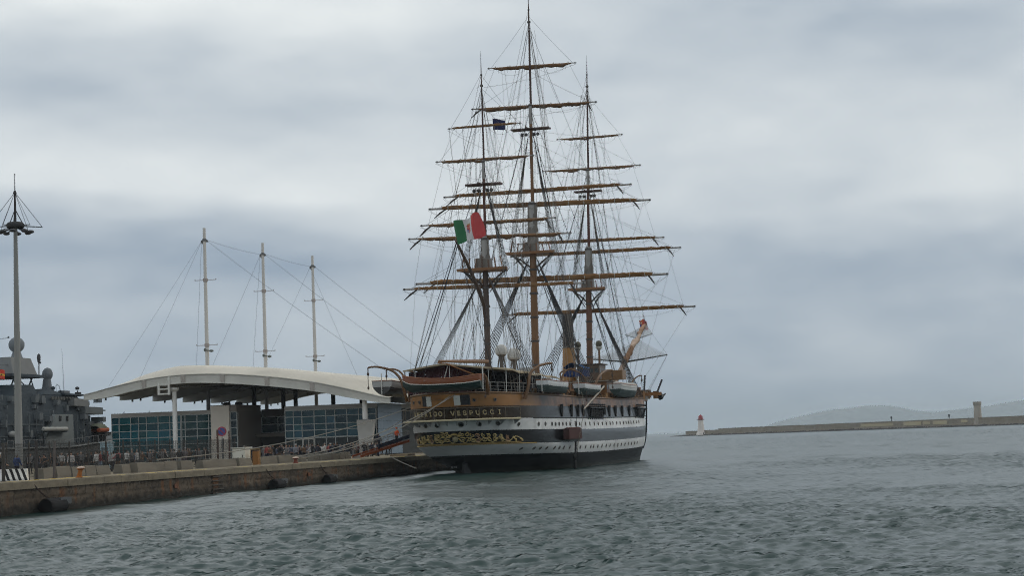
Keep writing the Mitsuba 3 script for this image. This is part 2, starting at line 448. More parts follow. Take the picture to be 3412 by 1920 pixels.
fender(6.0, -0.48, 0.42, 2.3, 0.5, 'large black rubber fender on the near quay wall, leftmost of them')
fender(48.0, -0.46, 0.4, 2.2, 0.48, 'black rubber fender on the quay wall below the white cabinet')
fender(62.5, -0.46, 0.4, 1.9, 0.46, 'black rubber fender on the quay wall between the red bollard and the ship')


def bollard(s, w, h, r, col, lean, lab):
    k = thing('bollard', lab, 'bollard')
    m = MB().lathe((0, 0, 0), [(r * 1.5, 0), (r * 1.5, .06), (r * 1.05, .1), (r * .9, h * .5), (r * 1.0, h * .68), (r * 1.75, h * .8), (r * 1.8, h * .9), (r * 1.3, h), (0, h + .03)], 18)
    v, f, c = m.data()
    v[:, 1] -= v[:, 2] * lean
    cc = np.where((v[:, 2:] > h * .86), (0.55, 0.42, 0.34), col)
    put('post', (v + np.array([s, w, 2.03]), f, cc), 'matte', parent=k, M=PIER, amp=0.35, freq=3)


bollard(11.0, 0.15, 0.70, 0.145, (0.33, 0.11, 0.025), 0.25, 'orange rusty mooring bollard leaning out over the near quay edge')
bollard(55.5, 0.4, 0.56, 0.165, (0.15, 0.045, 0.03), 0.0, 'red brown mushroom bollard on the quay edge holding the stern ropes')

# concrete blocks, one by one
s, n, nb = 13.4, 0, 0
while s < 92:
    L = rng.uniform(1.5, 2.4)
    if n % 7 != 5:
        h, a = rng.uniform(.64, .76), rng.normal(0, .03)
        k = tag(numbered('concrete_block'), f'{ORD[nb]} grey concrete barrier block from the left in the row along the quay edge', 'concrete block', 'concrete blocks along the quay')
        nb += 1
        b = m3.Manifold.hull_points([(x * L / 2 * (1 if z < .3 else .985), y * (.36 if z < .3 else .27), z) for x in (-1, 1) for y in (-1, 1) for z in (0, .2, h * .98)] + [(x * (L / 2 - .03), y * .24, h) for x in (-1, 1) for y in (-1, 1)])
        v, f, c = MB().man(b).data()
        x0 = s + L / 2
        v = xform(yaw(x0, 3.6 + 0.055 * x0 * .6 + rng.normal(0, .12), 2.0, a), v)
        put('', (v, f, c), 'matte', (0.155, 0.138, 0.112), M=PIER, key=k, amp=.4, freq=2)
    s += L + rng.uniform(.15, .7)
    n += 1

# wire fence behind the blocks: posts one by one, wires as one part
fe = thing('wire_fence', 'tall grey wire mesh fence on posts behind the concrete blocks', 'fence')
fl = lambda s: 5.6 + 0.045 * s
s0, s1 = 6.0, 62.0
for s in np.arange(s0, s1 + .1, 3.5):
    sl = rng.normal(0, .035)
    put('post', MB().rod((s, fl(s), 2), (s + sl, fl(s) + sl, 4.5), .05, n=6, col=(0.06, 0.055, 0.05)), 'matte', parent=fe, M=PIER)
m = MB()
for s in np.arange(s0, s1, .16):
    m.rod((s, fl(s), 2.05), (s, fl(s), 4.4), .014, n=3, cap=False)
for z in np.arange(2.1, 4.45, .2):
    m.rod((s0, fl(s0), z), (s1, fl(s1), z), .012, n=3, cap=False)
put('wire', m, 'matte', (0.035, 0.033, 0.03), parent=fe, M=PIER, kind='stuff', amp=0)
# single posts nearer the edge, as the photograph has them
for s, w, h, r, c, lean, lab in ((11.9, 2.3, 2.45, .085, (0.10, 0.085, 0.08), .02, 'dark slim post near the quay edge, left of the orange bollard, leaning slightly right'),
                                (9.2, 2.2, 2.5, .095, (0.05, 0.045, 0.045), .0, 'dark upright post near the quay edge, second left of the orange bollard'),
                                (6.3, 3.0, 2.4, .11, (0.055, 0.05, 0.045), .0, 'thick dark post beside the black and white striped barrier'),
                                (51.5, 7.2, 1.5, .04, (0.22, 0.18, 0.15), 0, 'thin pale post in front of the round no parking sign'),
                                (60.5, 9.5, 3.3, .10, (0.10, 0.06, 0.045), 0, 'thick brown post left under the round no parking sign'),
                                (63.5, 9.5, 3.2, .07, (0.09, 0.045, 0.04), 0, 'dark red post to the right of the round no parking sign')):
    k = thing('post', lab, 'post')
    put('', MB().rod((s, w, 2), (s + lean * 8, w, 2 + h), r, n=8).lathe((s, w, 2), [(r * 1.8, 0), (r * 1.8, .05), (r, .05)], 8), 'matte', c, M=PIER, key=k)

# striped barrier, cabinet, kiosk, no-parking sign
k = thing('striped_barrier', 'white concrete barrier with black slanting stripes at the left edge of the quay', 'barrier')
sec = [(-.42, 0), (.42, 0), (.42, .12), (.2, .5), (.14, .75), (-.14, .75), (-.2, .5), (-.42, .12)]
BAR = yaw(8.3, 3.3, 2.0, math.radians(78 - 90 - 62))
m = MB().prism(sec, lambda y, z, e: (-.85 + 1.7 * e, y, z), (0.62, 0.60, 0.56))
put('body', (xform(BAR, m.data()[0]),) + m.data()[1:], 'matte', parent=k, M=PIER)
for x in np.arange(-.62, .7, .36):
    for side in (-1, 1):
        m = MB()
        o = .004
        pts = [(.42 + o, .02), (.42 + o, .12), (.2 + o, .5), (.14 + o, .75)]
        for (ya, za), (yb, zb) in zip(pts[:-1], pts[1:]):
            m.quad((x + .3 - za * .45, side * ya, za), (x + .48 - za * .45, side * ya, za), (x + .48 - zb * .45, side * yb, zb), (x + .3 - zb * .45, side * yb, zb))
        v, f, c = m.data()
        put('stripe', (xform(BAR, v), f, c), 'matte', (0.015, 0.015, 0.015), parent=k, M=PIER)

k = thing('electrical_cabinet', 'white upright electrical cabinet standing near the quay edge', 'cabinet')
put('body', MB().box((58.6, 6.2, 2.1), (60.2, 7.4, 3.55)), 'matte', (0.60, 0.58, 0.50), parent=k, M=PIER)
put('roof', MB().box((58.5, 6.1, 3.55), (60.3, 7.5, 3.63)), 'matte', (0.55, 0.54, 0.48), parent=k, M=PIER)
put('plinth', MB().box((58.7, 6.3, 2.0), (60.1, 7.3, 2.1)), 'concrete', parent=k, M=PIER)
put('door', MB().box((58.57, 6.3, 2.2), (58.6, 7.3, 3.45)), 'matte', (0.63, 0.61, 0.53), parent=k, M=PIER)
put('handle', MB().box((58.53, 6.4, 2.7), (58.57, 6.46, 2.95)), 'matte', (0.05, 0.05, 0.05), parent=k, M=PIER)
k = thing('hydrant_box', 'orange brown box with a frame beside the white cabinet', 'box')
put('body', MB().box((58.9, 5.1, 2.0), (59.6, 5.6, 3.25)), 'matte', (0.24, 0.11, 0.035), parent=k, M=PIER, amp=.4)
put('frame', MB().rod((58.8, 4.85, 2), (58.8, 4.85, 3.4), .04).rod((58.8, 5.75, 2), (58.8, 5.75, 3.4), .04).rod((58.8, 4.85, 3.4), (58.8, 5.75, 3.4), .04), 'matte', (0.3, 0.2, 0.1), parent=k, M=PIER)
k = thing('kiosk', 'pale blue guard kiosk beside the left corner of the glass building', 'kiosk')
k_ = (357 - 20 - 1706) / 6200.0
KI = yaw((-30.4 - .979 * 22 - k_ * (109.5 + .2028 * 22)) / (.979 * k_ - .2028), 21.6, 2, 0)
for nm, lo, hi, c, mt in (('wall', (0, 0, 0), (.95, .95, 2.5), (0.30, 0.42, 0.47), 'matte'), ('roof', (-.08, -.08, 2.5), (1.03, 1.03, 2.62), (0.36, 0.46, 0.5), 'matte'), ('window', (-.02, .15, 1.1), (0, .8, 2.1), (0.10, 0.14, 0.16), 'gloss'), ('door', (.15, -.02, .05), (.8, 0, 2.1), (0.25, 0.37, 0.43), 'matte')):
    v, f, c_ = MB().box(lo, hi).data()
    put(nm, (xform(KI, v), f, c_), mt, c, parent=k, M=PIER)

k = thing('no_parking_sign', 'round blue no parking sign with a red rim and cross bar', 'sign')
c = np.array([61.9, 9.6, 5.15])
EX, EZ = np.array([0.10, -0.995, 0]), np.array([0, 0, 1.0])      # across and up, facing the water
NF = np.array([-.995, -.10, 0])


def disc(r0, r1, off, n=28):
    m = MB()
    a = np.linspace(0, 2 * PI, n + 1)
    P = [[c + NF * off + EX * r * math.cos(t) + EZ * r * math.sin(t) for t in a] for r in (r0, r1)]
    return m.grid(P)


put('plate', disc(0.0, .44, 0).grid([[c - NF * .03 + EX * r * math.cos(t) + EZ * r * math.sin(t) for t in np.linspace(0, 2 * PI, 29)] for r in (0, .44)]), 'satin', (0.035, 0.06, 0.22), parent=k, M=PIER)
put('rim', disc(.33, .445, .006), 'satin', (0.30, 0.03, 0.04), parent=k, M=PIER)
d1, d2 = (EX + EZ) / 2 ** .5, (EX - EZ) / 2 ** .5
put('cross_bar', MB().quad(*[c + NF * .009 + d2 * a + d1 * b for a, b in ((-.34, -.05), (.34, -.05), (.34, .05), (-.34, .05))]), 'satin', (0.30, 0.03, 0.04), parent=k, M=PIER)
put('pole', MB().rod((61.95, 9.6, 2), (61.95, 9.6, 5.5), .04), 'steel', (0.2, 0.2, 0.2), parent=k, M=PIER)

# the tall light mast
k = thing('light_mast', 'very tall concrete light mast with a ring of floodlights and stay wires', 'light mast')
LM = np.array([-34.75, 130.0, 2.0])
lm = lambda x, y, z: LM + np.array([x, y, z])
put('plinth', MB().lathe(lm(0, 0, 0), [(.55, 0), (.55, .5), (.42, .6), (.42, .61), (0, .61)], 12), 'concrete', parent=k)
put('pole', MB().rod(lm(0, 0, .6), lm(0, 0, 4.4), .27, .26, 12).rod(lm(0, 0, 4.4), lm(0, 0, 17.6), .26, .13, 12), 'matte', (0.24, 0.24, 0.23), parent=k, amp=.15)
put('top_pole', MB().rod(lm(0, 0, 17.6), lm(0, 0, 20.2), .09, .06, 8).lathe(lm(0, 0, 20.0), [(0.03, 0), (.14, .02), (.08, .2), (0, .25)], 8).rod(lm(0, 0, 20.2), lm(0, 0, 21.35), .035, .02, 6).ball(lm(0, 0, 21.38), .05, 6), 'matte', (0.05, 0.045, 0.045), parent=k)
m = MB().lathe(lm(0, 0, 17.55), [(.5, 0), (.62, .1), (.62, .3), (.5, .42), (0, .42)], 14)
for a in np.arange(6) * PI / 3 + .3:
    u_ = np.array([math.cos(a), math.sin(a), 0])
    m.rod(lm(0, 0, 17.72), lm(*(u_ * 1.85 + np.array([0, 0, 17.62]))), .05, .03, 5)
put('platform', m, 'matte', (0.04, 0.04, 0.042), parent=k)
for a in np.arange(8) * PI / 4 + .1:
    u_ = np.array([math.cos(a), math.sin(a), 0])
    p = u_ * 1.05 + np.array([0, 0, 17.28])
    put('floodlight', MB().rod(lm(*(u_ * .35 + [0, 0, 17.5])), lm(*p), .05, n=5).ball(lm(*p), (.24, .24, .13), 7), 'satin', (0.035, 0.035, 0.04), parent=k)
m = MB()
for a in np.arange(6) * PI / 3 + .3:
    m.rope(lm(0, 0, 20.1), lm(math.cos(a) * 1.85, math.sin(a) * 1.85, 17.62), .018)
for a in np.arange(3) * 2 * PI / 3:
    m.rod(lm(0, 0, 18.9), lm(math.cos(a) * .5, math.sin(a) * .5, 17.9), .035, n=5)
put('stay_wire', m, 'matte', (0.05, 0.05, 0.05), parent=k, kind='stuff')
# ------------------------------------------------------------------ cruise terminal under its arched roof
SG, SF = 132.0, 139.0
te = thing('ferry_terminal', 'long terminal building of glass and pale walls under a curved white canopy', 'terminal building')
AW = np.array([55.47, 52.87, 50.28, 46.84, 43.0, 40.04, 37.52, 34.58, 28.9, 23.23, 17.64, 13.0])
AZT = np.array([11.36, 12.05, 12.55, 13.16, 13.52, 13.58, 13.52, 13.34, 12.75, 11.84, 10.5, 9.2])
AZB = np.array([10.86, 10.86, 11.42, 12.08, 12.5, 12.52, 12.4, 12.2, 11.58, 10.75, 9.48, 8.6])
ws = np.linspace(AW[0], AW[-1], 70)
zt, zb = np.interp(-ws, -AW, AZT), np.interp(-ws, -AW, AZB)
k_ = np.ones(7) / 7
pad = lambda z: np.convolve(np.pad(z, 3, mode='edge'), k_, 'valid')
zt0, zb0 = pad(zt), pad(zb)
zt, zb = zt0, zb0
WHITE = (0.62, 0.61, 0.57)
NM = 7
for k in range(NM):
    s = SG + 11.7 * k
    bl = np.clip((ws - 42) / 4, 0, 1) * (k > 0)
    zt, zb = zt0 + .32 * bl, np.minimum(zb0 + .10 * bl, zt0 + .32 * bl - .8 * bl)
    m = MB()
    for a, b in ((s, s + .06),):
        m.grid([[(a, w, z) for w, z in zip(ws, zt)], [(a, w, z) for w, z in zip(ws, zb)]])
        m.grid([[(s + .5, w, z) for w, z in zip(ws, zt)], [(s + .5, w, z) for w, z in zip(ws, zb)]])
    m.grid([[(s - .18, w, z) for w, z in zip(ws, zb)], [(s + .6, w, z) for w, z in zip(ws, zb)]])
    m.grid([[(s - .18, w, z - .07) for w, z in zip(ws, zb)], [(s + .6, w, z - .07) for w, z in zip(ws, zb)]])
    m.grid([[(s - .18, w, z - .07) for w, z in zip(ws, zb)], [(s - .18, w, z) for w, z in zip(ws, zb)]])
    m.grid([[(s - .16, w, z + .06) for w, z in zip(ws, zt)], [(s + .6, w, z + .06) for w, z in zip(ws, zt)]])
    m.grid([[(s - .16, w, z) for w, z in zip(ws, zt)], [(s - .16, w, z + .06) for w, z in zip(ws, zt)]])
    m.quad((s - .1, ws[0], zt[0]), (s + .6, ws[0], zt[0]), (s + .6, ws[0], zb[0] - .07), (s - .1, ws[0], zb[0] - .07))
    g = put('roof_girder', m, 'matte', (0.50, 0.49, 0.45), parent=te, M=PIER, amp=.2, freq=.4)
    for i in (14, 23, 32, 42, 52):
        put('stiffener', MB().box((s - .14, ws[i] - .28, zb[i] + .02), (s, ws[i] + .28, zt[i] - .02)), 'matte', (0.36, 0.33, 0.30), parent=g, M=PIER)
    for i in (3, 5):
        put('hanger', MB().box((s - .05, ws[i] - .1, zb[i] - .42), (s + .15, ws[i] + .1, zb[i] - .07)), 'matte', (0.06, 0.06, 0.06), parent=g, M=PIER)
    if k < NM - 1:
        # white membrane above, swelling between the girders; dark soffit below
        t = np.linspace(0, 1, 10)
        hump = np.interp(ws, [13, 14.5, 18, 24, 30, 36, 41, 44, 48, 52, 55.5], [.3, 1.0, 1.6, 1.5, 1.35, 1.3, 1.55, 1.75, 1.35, .5, .1])
        P = [[(s + .25 + 11.7 * a, w, z + .08 + h * 4 * a * (1 - a) * (1 - .25 * a)) for w, z, h in zip(ws, zt, hump)] for a in t]
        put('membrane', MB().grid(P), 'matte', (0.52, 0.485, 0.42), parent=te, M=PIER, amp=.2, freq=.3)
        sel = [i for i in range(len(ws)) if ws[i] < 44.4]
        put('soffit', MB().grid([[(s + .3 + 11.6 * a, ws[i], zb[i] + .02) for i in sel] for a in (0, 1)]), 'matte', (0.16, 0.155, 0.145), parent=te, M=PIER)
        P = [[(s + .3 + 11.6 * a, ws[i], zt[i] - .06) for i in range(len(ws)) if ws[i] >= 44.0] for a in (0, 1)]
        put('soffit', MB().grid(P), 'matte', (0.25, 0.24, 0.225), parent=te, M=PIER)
# hanging service frame at the front girder
m = MB()
for w in (43.3, 44.75):
    m.box((SG - .22, w - .13, 11.0), (SG + .05, w + .13, 12.62 if w > 44 else 13.4))
for z in (11.05, 11.7, 12.25):
    m.box((SG - .16, 43.4, z), (SG, 44.65, z + .18))
put('service_frame', m, 'matte', WHITE, parent=te, M=PIER)
# columns
for w, ztop, zbot in ((43.0, 11.9, 2.0), (16.7, 10.2, 6.75)):
    put('column', MB().rod((SG + 1.0, w, zbot), (SG + 1.0, w, ztop), .34, .30, 16).lathe((SG + 1, w, ztop - .5), [(.3, 0), (.62, .3), (.62, .55)], 16), 'matte', (0.70, 0.69, 0.66), parent=te, M=PIER, amp=.15)
m = MB().hexa([(SF - 1.2, 17.6, 2), (SF - 1.2, 18.9, 2), (SF - .3, 18.9, 2), (SF - .3, 17.6, 2), (SF - 1.2, 16.85, 6.75), (SF - 1.2, 19.3, 6.75), (SF - .3, 19.3, 6.75), (SF - .3, 16.85, 6.75)])
put('flared_pier', m, 'matte', (0.58, 0.57, 0.54), parent=te, M=PIER)
for s, w in ((160, 41.5), (160, 37.0), (171.7, 33), (171.7, 28.5), (171.7, 25), (171.7, 39)):
    put('inner_column', MB().rod((s, w, 2), (s, w, 13.0), .33, n=10), 'matte', (0.10, 0.095, 0.09), parent=te, M=PIER)

# glazed blocks: every pane its own part, set back between the mullions
def glazing(s, cols, rows, tone, seed, ww=.05, tilt=.004):
    k = np.random.default_rng(seed)
    m = MB()
    for w in cols:
        m.box((s - .10, w - ww, rows[0]), (s + .12, w + ww, rows[-1]))
    for z in rows:
        for a, b in zip(cols[:-1], cols[1:]):
            m.box((s - .085, min(a, b) + ww, z - .045), (s + .11, max(a, b) - ww, z + .045))
    fr = put('window_frame', m, 'satin', (0.42, 0.44, 0.43), parent=te, M=PIER)
    for a, b in zip(cols[:-1], cols[1:]):
        for z0, z1 in zip(rows[:-1], rows[1:]):
            a_, b_ = min(a, b) + ww, max(a, b) - ww
            t = k.normal(0, tilt, 2)
            base = np.array(tone) * k.uniform(.55, 1.4) * (1, k.uniform(.93, 1.07), k.uniform(.93, 1.07))
            m = MB().quad((s + t[0], a_, z0 + .045), (s - t[0] + t[1], b_, z0 + .045), (s - t[0], b_, z1 - .045), (s + t[0] + t[1], a_, z1 - .045))
            put('pane', m, 'gloss', base, parent=fr, M=PIER, amp=.25, freq=.9)


TEAL = (0.010, 0.085, 0.105)
GREY = (0.42, 0.40, 0.37)
# left block
put('wall', MB().box((SF + .15, 40.05, 2), (SF + 38, 54.7, 8.40)), 'matte', (0.05, 0.06, 0.06), parent=te, M=PIER)
put('parapet', MB().box((SF - .05, 40.02, 8.40), (SF + 38, 54.75, 8.92)), 'matte', GREY, parent=te, M=PIER)
ROWL = [2.25, 3.42, 4.42, 5.43, 6.41, 7.4, 8.37]
glazing(SF, [54.68, 53.57, 51.9, 50.72, 49.58, 47.87, 46.17, 44.6], ROWL, TEAL, 1)
glazing(SF, [44.45, 43.95, 42.22, 40.57, 40.1], ROWL, (0.008, 0.040, 0.044), 2)
put('plinth', MB().box((SF - .12, 40.1, 2.0), (SF + .15, 54.7, 2.25)), 'concrete', parent=te, M=PIER)
for s, w, h in ((SF + 12, 42.4, 1.1), (SF + 12, 40.6, 1.1)):
    put('roof_vent', MB().lathe((s, w, 8.92), [(.55, 0), (.55, h), (.4, h + .15), (0, h + .15)], 10), 'matte', (0.03, 0.028, 0.026), parent=te, M=PIER)
put('roof_light', MB().rod((SF + .3, 49.3, 8.92), (SF + .3, 49.3, 9.15), .06).rod((SF + .3, 53, 8.92), (SF + .3, 53, 9.15), .06), 'matte', (.1, .1, .1), parent=te, M=PIER)
# tower: pale front, window strip on its corner, side coloured darker so the shade sits in its paint
put('tower_wall', MB().box((SF - .6, 37.42, 2), (SF + 9.4, 40.03, 9.42)), 'matte', (0.70, 0.64, 0.56), parent=te, M=PIER, amp=.1)
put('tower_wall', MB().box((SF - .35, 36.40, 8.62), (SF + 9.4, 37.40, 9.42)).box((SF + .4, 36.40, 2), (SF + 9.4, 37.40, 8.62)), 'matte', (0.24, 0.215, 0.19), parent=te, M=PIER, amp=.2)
put('cap', MB().box((SF - .65, 36.36, 9.42), (SF + 9.5, 40.08, 9.5)), 'matte', (0.16, 0.15, 0.14), parent=te, M=PIER)
glazing(SF - .1, [37.35, 36.45], [2.3, 3.35, 4.35, 5.35, 6.4, 7.4, 8.5], (0.012, 0.03, 0.036), 3)
# set-back middle part with its strip of windows and a canopy
put('wall', MB().box((SF + 9.6, 29.6, 2), (SF + 30, 36.4, 8.9)), 'matte', (0.085, 0.08, 0.075), parent=te, M=PIER, amp=.2)
glazing(SF + 9.4, [36.3, 33.9, 31.6, 29.7], [5.6, 6.75, 7.8], (0.012, 0.03, 0.036), 4)
put('canopy', MB().box((SF + 6.6, 29.75, 5.0), (SF + 9.5, 36.3, 5.45)), 'matte', (0.16, 0.145, 0.125), parent=te, M=PIER)
put('entrance_wall', MB().box((SF + 9.35, 29.7, 2), (SF + 9.45, 36.3, 5.0)), 'matte', (0.07, 0.065, 0.06), parent=te, M=PIER, amp=.4, freq=1.5)
# right block
put('wall', MB().box((SF + .15, 16.8, 2), (SF + 38, 29.68, 8.36)), 'matte', (0.05, 0.055, 0.055), parent=te, M=PIER)
put('parapet', MB().box((SF - .05, 16.76, 8.36), (SF + 38, 29.72, 8.96)), 'matte', (0.40, 0.40, 0.39), parent=te, M=PIER)
glazing(SF, [29.64, 28.47, 27.27, 25.55, 23.9, 22.64, 20.96, 19.33, 18.04, 16.9], [4.67, 5.64, 6.46, 7.49, 8.34], (0.022, 0.075, 0.100), 5)
glazing(SF + .05, [29.64, 28.47, 27.27], [2.2, 3.4, 4.6], (0.018, 0.026, 0.026), 6)
glazing(SF + .05, [25.55, 23.9, 22.64, 20.96, 19.33], [2.2, 3.4, 4.6], (0.018, 0.022, 0.022), 7)
put('door_frame', MB().box((SF - .12, 27.1, 2.0), (SF, 27.25, 4.55)).box((SF - .12, 25.55, 2.0), (SF, 25.7, 4.55)).box((SF - .12, 25.55, 4.4), (SF, 27.25, 4.6)).box((SF - .1, 26.35, 2), (SF, 26.45, 4.4)), 'matte', (0.50, 0.48, 0.44), parent=te, M=PIER)
put('glass_door', MB().box((SF + .02, 25.7, 2.05), (SF + .06, 26.35, 4.4)).box((SF + .02, 26.45, 2.05), (SF + .06, 27.1, 4.4)), 'gloss', (0.03, 0.035, 0.035), parent=te, M=PIER)
# blue grey clad end wall, panel by panel
for i in range(5):
    for j in range(6):
        a, z = SF + .05 + i * 2.4, 2.1 + j * 1.12
        put('cladding_panel', MB().box((a + .02, 16.66, z + .015), (a + 2.38, 16.74, z + 1.105)), 'satin', np.array((0.17, 0.235, 0.30)) * rng.uniform(.9, 1.1), parent=te, M=PIER)

# the three white masts that stand through the roof, each with its fittings; cables apart
mast_s = (154.27, 177.67, 201.07)
mast_w = (46.45, 45.77, 45.13)
for i, (s, w, where) in enumerate(zip(mast_s, mast_w, ('nearest and leftmost', 'middle one', 'farthest and rightmost'))):
    k = thing('roof_mast', f'tall white mast through the terminal roof, {where} of the three', 'mast')
    put('pole', MB().rod((s, w, 2), (s, w, 16), .30, .29, 14).rod((s, w, 16), (s, w, 35.85), .29, .215, 14), 'matte', (0.53, 0.51, 0.48), parent=k, M=PIER, amp=.15, freq=.2)
    m = MB().lathe((s, w, 34.0), [(.24, -.1), (.33, 0), (.33, .16), (.24, .3)], 12)
    for dy in (-1, 1):
        m.hexa([(s - .05, w, 33.2 + .5 * (dy < 0)), (s - .05, w + dy * .55, 33.75), (s + .05, w + dy * .55, 33.75), (s + .05, w, 33.2 + .5 * (dy < 0)), (s - .05, w, 34.3), (s - .05, w + dy * .55, 34.0), (s + .05, w + dy * .55, 34.0), (s + .05, w, 34.3)])
    put('collar', m, 'matte', (0.14, 0.14, 0.14), parent=k, M=PIER)
    for z in (28.2, 18.68):
        put('crossbar', MB().rod((s, w - 1.62, z), (s, w + 1.62, z), .05, n=6).lathe((s, w, z - .25), [(.31, 0), (.36, .02), (.36, .48), (.3, .5)], 12).rod((s, w - 1.6, z), (s, w - 1.6, z + .15), .07).rod((s, w + 1.6, z), (s, w + 1.6, z + .15), .07), 'matte', (0.34, 0.30, 0.28), parent=k, M=PIER)
    m = MB().rod((s - .3, w, 17.95), (s - .5, w - .75, 17.8), .09).ball((s - .5, w - .85, 17.8), (.28, .34, .2), 7).ball((s - .3, w + .2, 18.0), (.22, .2, .26), 6)
    put('floodlight', m, 'satin', (0.10, 0.11, 0.10), parent=k, M=PIER)
    roofz = lambda w_: float(np.interp(-w_, -ws, zt))
    m = MB()
    c0 = np.array([s, w, 34.0])
    for ds, ww in ((-22.0, 52.0), (-22.0, 47.6), (11.7, 53.0)) if i == 0 else ((-11.7, 52.0), (11.7, 52.5)) if i == 1 else ((-11.7, 52.5), (-4, 36.0)):
        m.rope(c0 + (0, .45, -.1), (max(SG + .2, s + ds), ww, roofz(ww)), .022, .12)
    for ds, ww in ((0, 13.5),):
        m.rope(c0 + (0, -.45, -.1), (s + ds, ww, roofz(ww)), .024, .5)
    if i < 2:
        m.rope(c0 + (0, -.4, .05), (mast_s[i + 1], mast_w[i + 1] + .4, 34.05), .022, .2)
    put('cable', m, 'matte', (0.22, 0.23, 0.25), parent=k, M=PIER, kind='stuff', amp=0)

# ------------------------------------------------------------------ the grey warship on the far side of the pier
wa = thing('warship', 'grey naval ship with radomes and antennas moored behind the quay on the left', 'warship')
NAVY = (0.038, 0.051, 0.063)


def wprism(poly, w0, w1, taper=0.0):
    """A side elevation in (s, z), carried across from w0 (facing the pier) to w1; taper pulls the upper points inboard."""
    z = [b for a, b in poly]
    z0, z1 = min(z), max(z)
    return MB().prism(poly, lambda a, b, e: (a, w0 + taper * (b - z0) / (z1 - z0 + 1e-9) if e == 0 else w1, b))


def wput(name, mb, col=NAVY, mat='matte', amp=.18, parent=wa):
    return put(name, mb, mat, col, parent=parent, M=PIER, amp=amp, freq=.5)


dk = lambda s: 4.75 + .0000 * s + max(0, s - 150) * .055
hull = []
for s in np.linspace(85, 214, 60):
    f = 1 if s < 185 else max(0.02, 1 - ((s - 185) / 30) ** 1.7)
    hull.append([(s, 73 - 6.2 * f, -1), (s, 73 - 6.6 * f, 1.5), (s, 73 - 7.0 * f, dk(s)), (s, 73 + 7.0 * f, dk(s)), (s, 73 + 6.2 * f, -1)])
h = wput('hull', MB().grid(hull), (0.075, 0.080, 0.080))
m = MB()
for s in np.arange(131, 178, 1.6):
    m.rod((s, 66.15, dk(s)), (s, 66.15, dk(s) + 1.0), .025, n=4)
m.rod((131, 66.15, dk(131) + 1.0), (150, 66.15, dk(150) + 1.0), .02, n=4).rod((150, 66.15, dk(150) + 1.0), (178, 66.15, dk(178) + 1.0), .02, n=4)
wput('guard_rail', m, (0.3, 0.3, 0.3))
wput('rubbing_strake', MB().tube([(s, 65.9, dk(s) - .1) for s in np.linspace(85, 180, 30)], .12, 5), (0.30, 0.31, 0.31))
wput('deckhouse', wprism([(100, 4.7), (159.8, 4.7), (159.8, 9.3), (158.1, 9.5), (100, 9.5)], 67, 79, .5))
wput('deckhouse', wprism([(112, 9.5), (158.2, 9.5), (158.2, 11.5), (156.4, 12.3), (144, 12.3), (112, 11.0)], 67.6, 78.4, .5))
wput('sloped_bulkhead', wprism([(143.5, 4.8), (152.5, 4.8), (152.5, 9.4), (146.9, 9.4), (145.2, 7.7), (143.5, 6.0)], 66.6, 67.3, .1), (0.16, 0.18, 0.185))
wput('bridge_wing', wprism([(156.5, 9.6), (162.7, 9.45), (162.7, 10.5), (156.5, 10.6)], 66.6, 70), (0.12, 0.135, 0.14))
wput('bridge_wing', wprism([(153.4, 10.7), (158.3, 10.6), (158.3, 11.7), (153.4, 11.8)], 66.9, 70), (0.16, 0.165, 0.165))
wput('platform', wprism([(151.5, 12.3), (157.8, 12.2), (157.8, 12.45), (151.5, 12.55)], 67.4, 77))
wput('deckhouse', wprism([(159.8, 5.2), (165.5, 5.4), (165.5, 8.3), (159.8, 8.5)], 67.5, 78, .4), (0.125, 0.14, 0.15))
wput('bridge_roof', wprism([(145.2, 12.3), (148.7, 13.2), (151.6, 12.5), (151.6, 12.3)], 68, 77, .5))
m = MB()
for s in np.arange(147.5, 156, .95):
    m.box((s, 67.62, 11.55), (s + .7, 67.7, 12.0))
wput('bridge_window', m, (0.015, 0.018, 0.02), 'gloss')
for s in (147.8, 150.1):
    wput('opening', MB().box((s, 66.55, 8.45), (s + .55, 66.62, 9.15)), (0.012, 0.012, 0.014))
m = wprism([(137.1, 9.5), (147.2, 9.5), (145.3, 13.7), (139.2, 13.6)], 68.2, 77, 1.2)
lt = wput('lower_mast_tower', m)
m = MB()
for a, b in ((139.6, 140.6), (142.3, 141.4), (144.9, 146.2)):
    for w in (69.8, 75):
        m.rod((a, w, 13.6), (b, w, 15.1), .12, n=5).rod((a + 1.2, w, 13.6), (b - 1.2, w, 15.1), .09, n=5)
wput('lattice', m)
wput('mast_platform', MB().box((138.3, 69, 14.75), (148.8, 76, 15.15)).box((137, 70, 14.9), (138.3, 75, 15.05)))
m = MB().hexa([(140.4, 70, 15.2), (148, 70, 15.2), (148, 75, 15.2), (140.4, 75, 15.2), (141.1, 70.7, 17.6), (147.3, 70.7, 17.6), (147.3, 74.3, 17.6), (141.1, 74.3, 17.6)])
wput('mast_house', m, (0.17, 0.175, 0.175))
wput('radome', MB().ball((145.6, 72, 19.55), 1.13, 14).lathe((145.6, 72, 17.6), [(.9, 0), (.7, .5), (.55, 1.0)], 12), (0.15, 0.165, 0.18))
wput('aerial_post', MB().rod((148.45, 70, 14.9), (148.5, 70, 17.1), .09).lathe((148.5, 70, 17.0), [(.1, 0), (.2, .1), (.28, .7), (.22, 1.15), (.05, 1.3)], 10).ball((148.5, 69.8, 17.0), .16, 6), (0.06, 0.06, 0.065))
m = MB().ball((151.2, 70, 15.4), (.85, .75, .95), 12).lathe((151, 70, 12.6), [(.9, 0), (.7, 1.0), (.55, 2.1)], 10).rod((149.4, 70, 15.0), (151, 70, 15.2), .16)
wput('tracking_dish', m, (0.125, 0.14, 0.155))
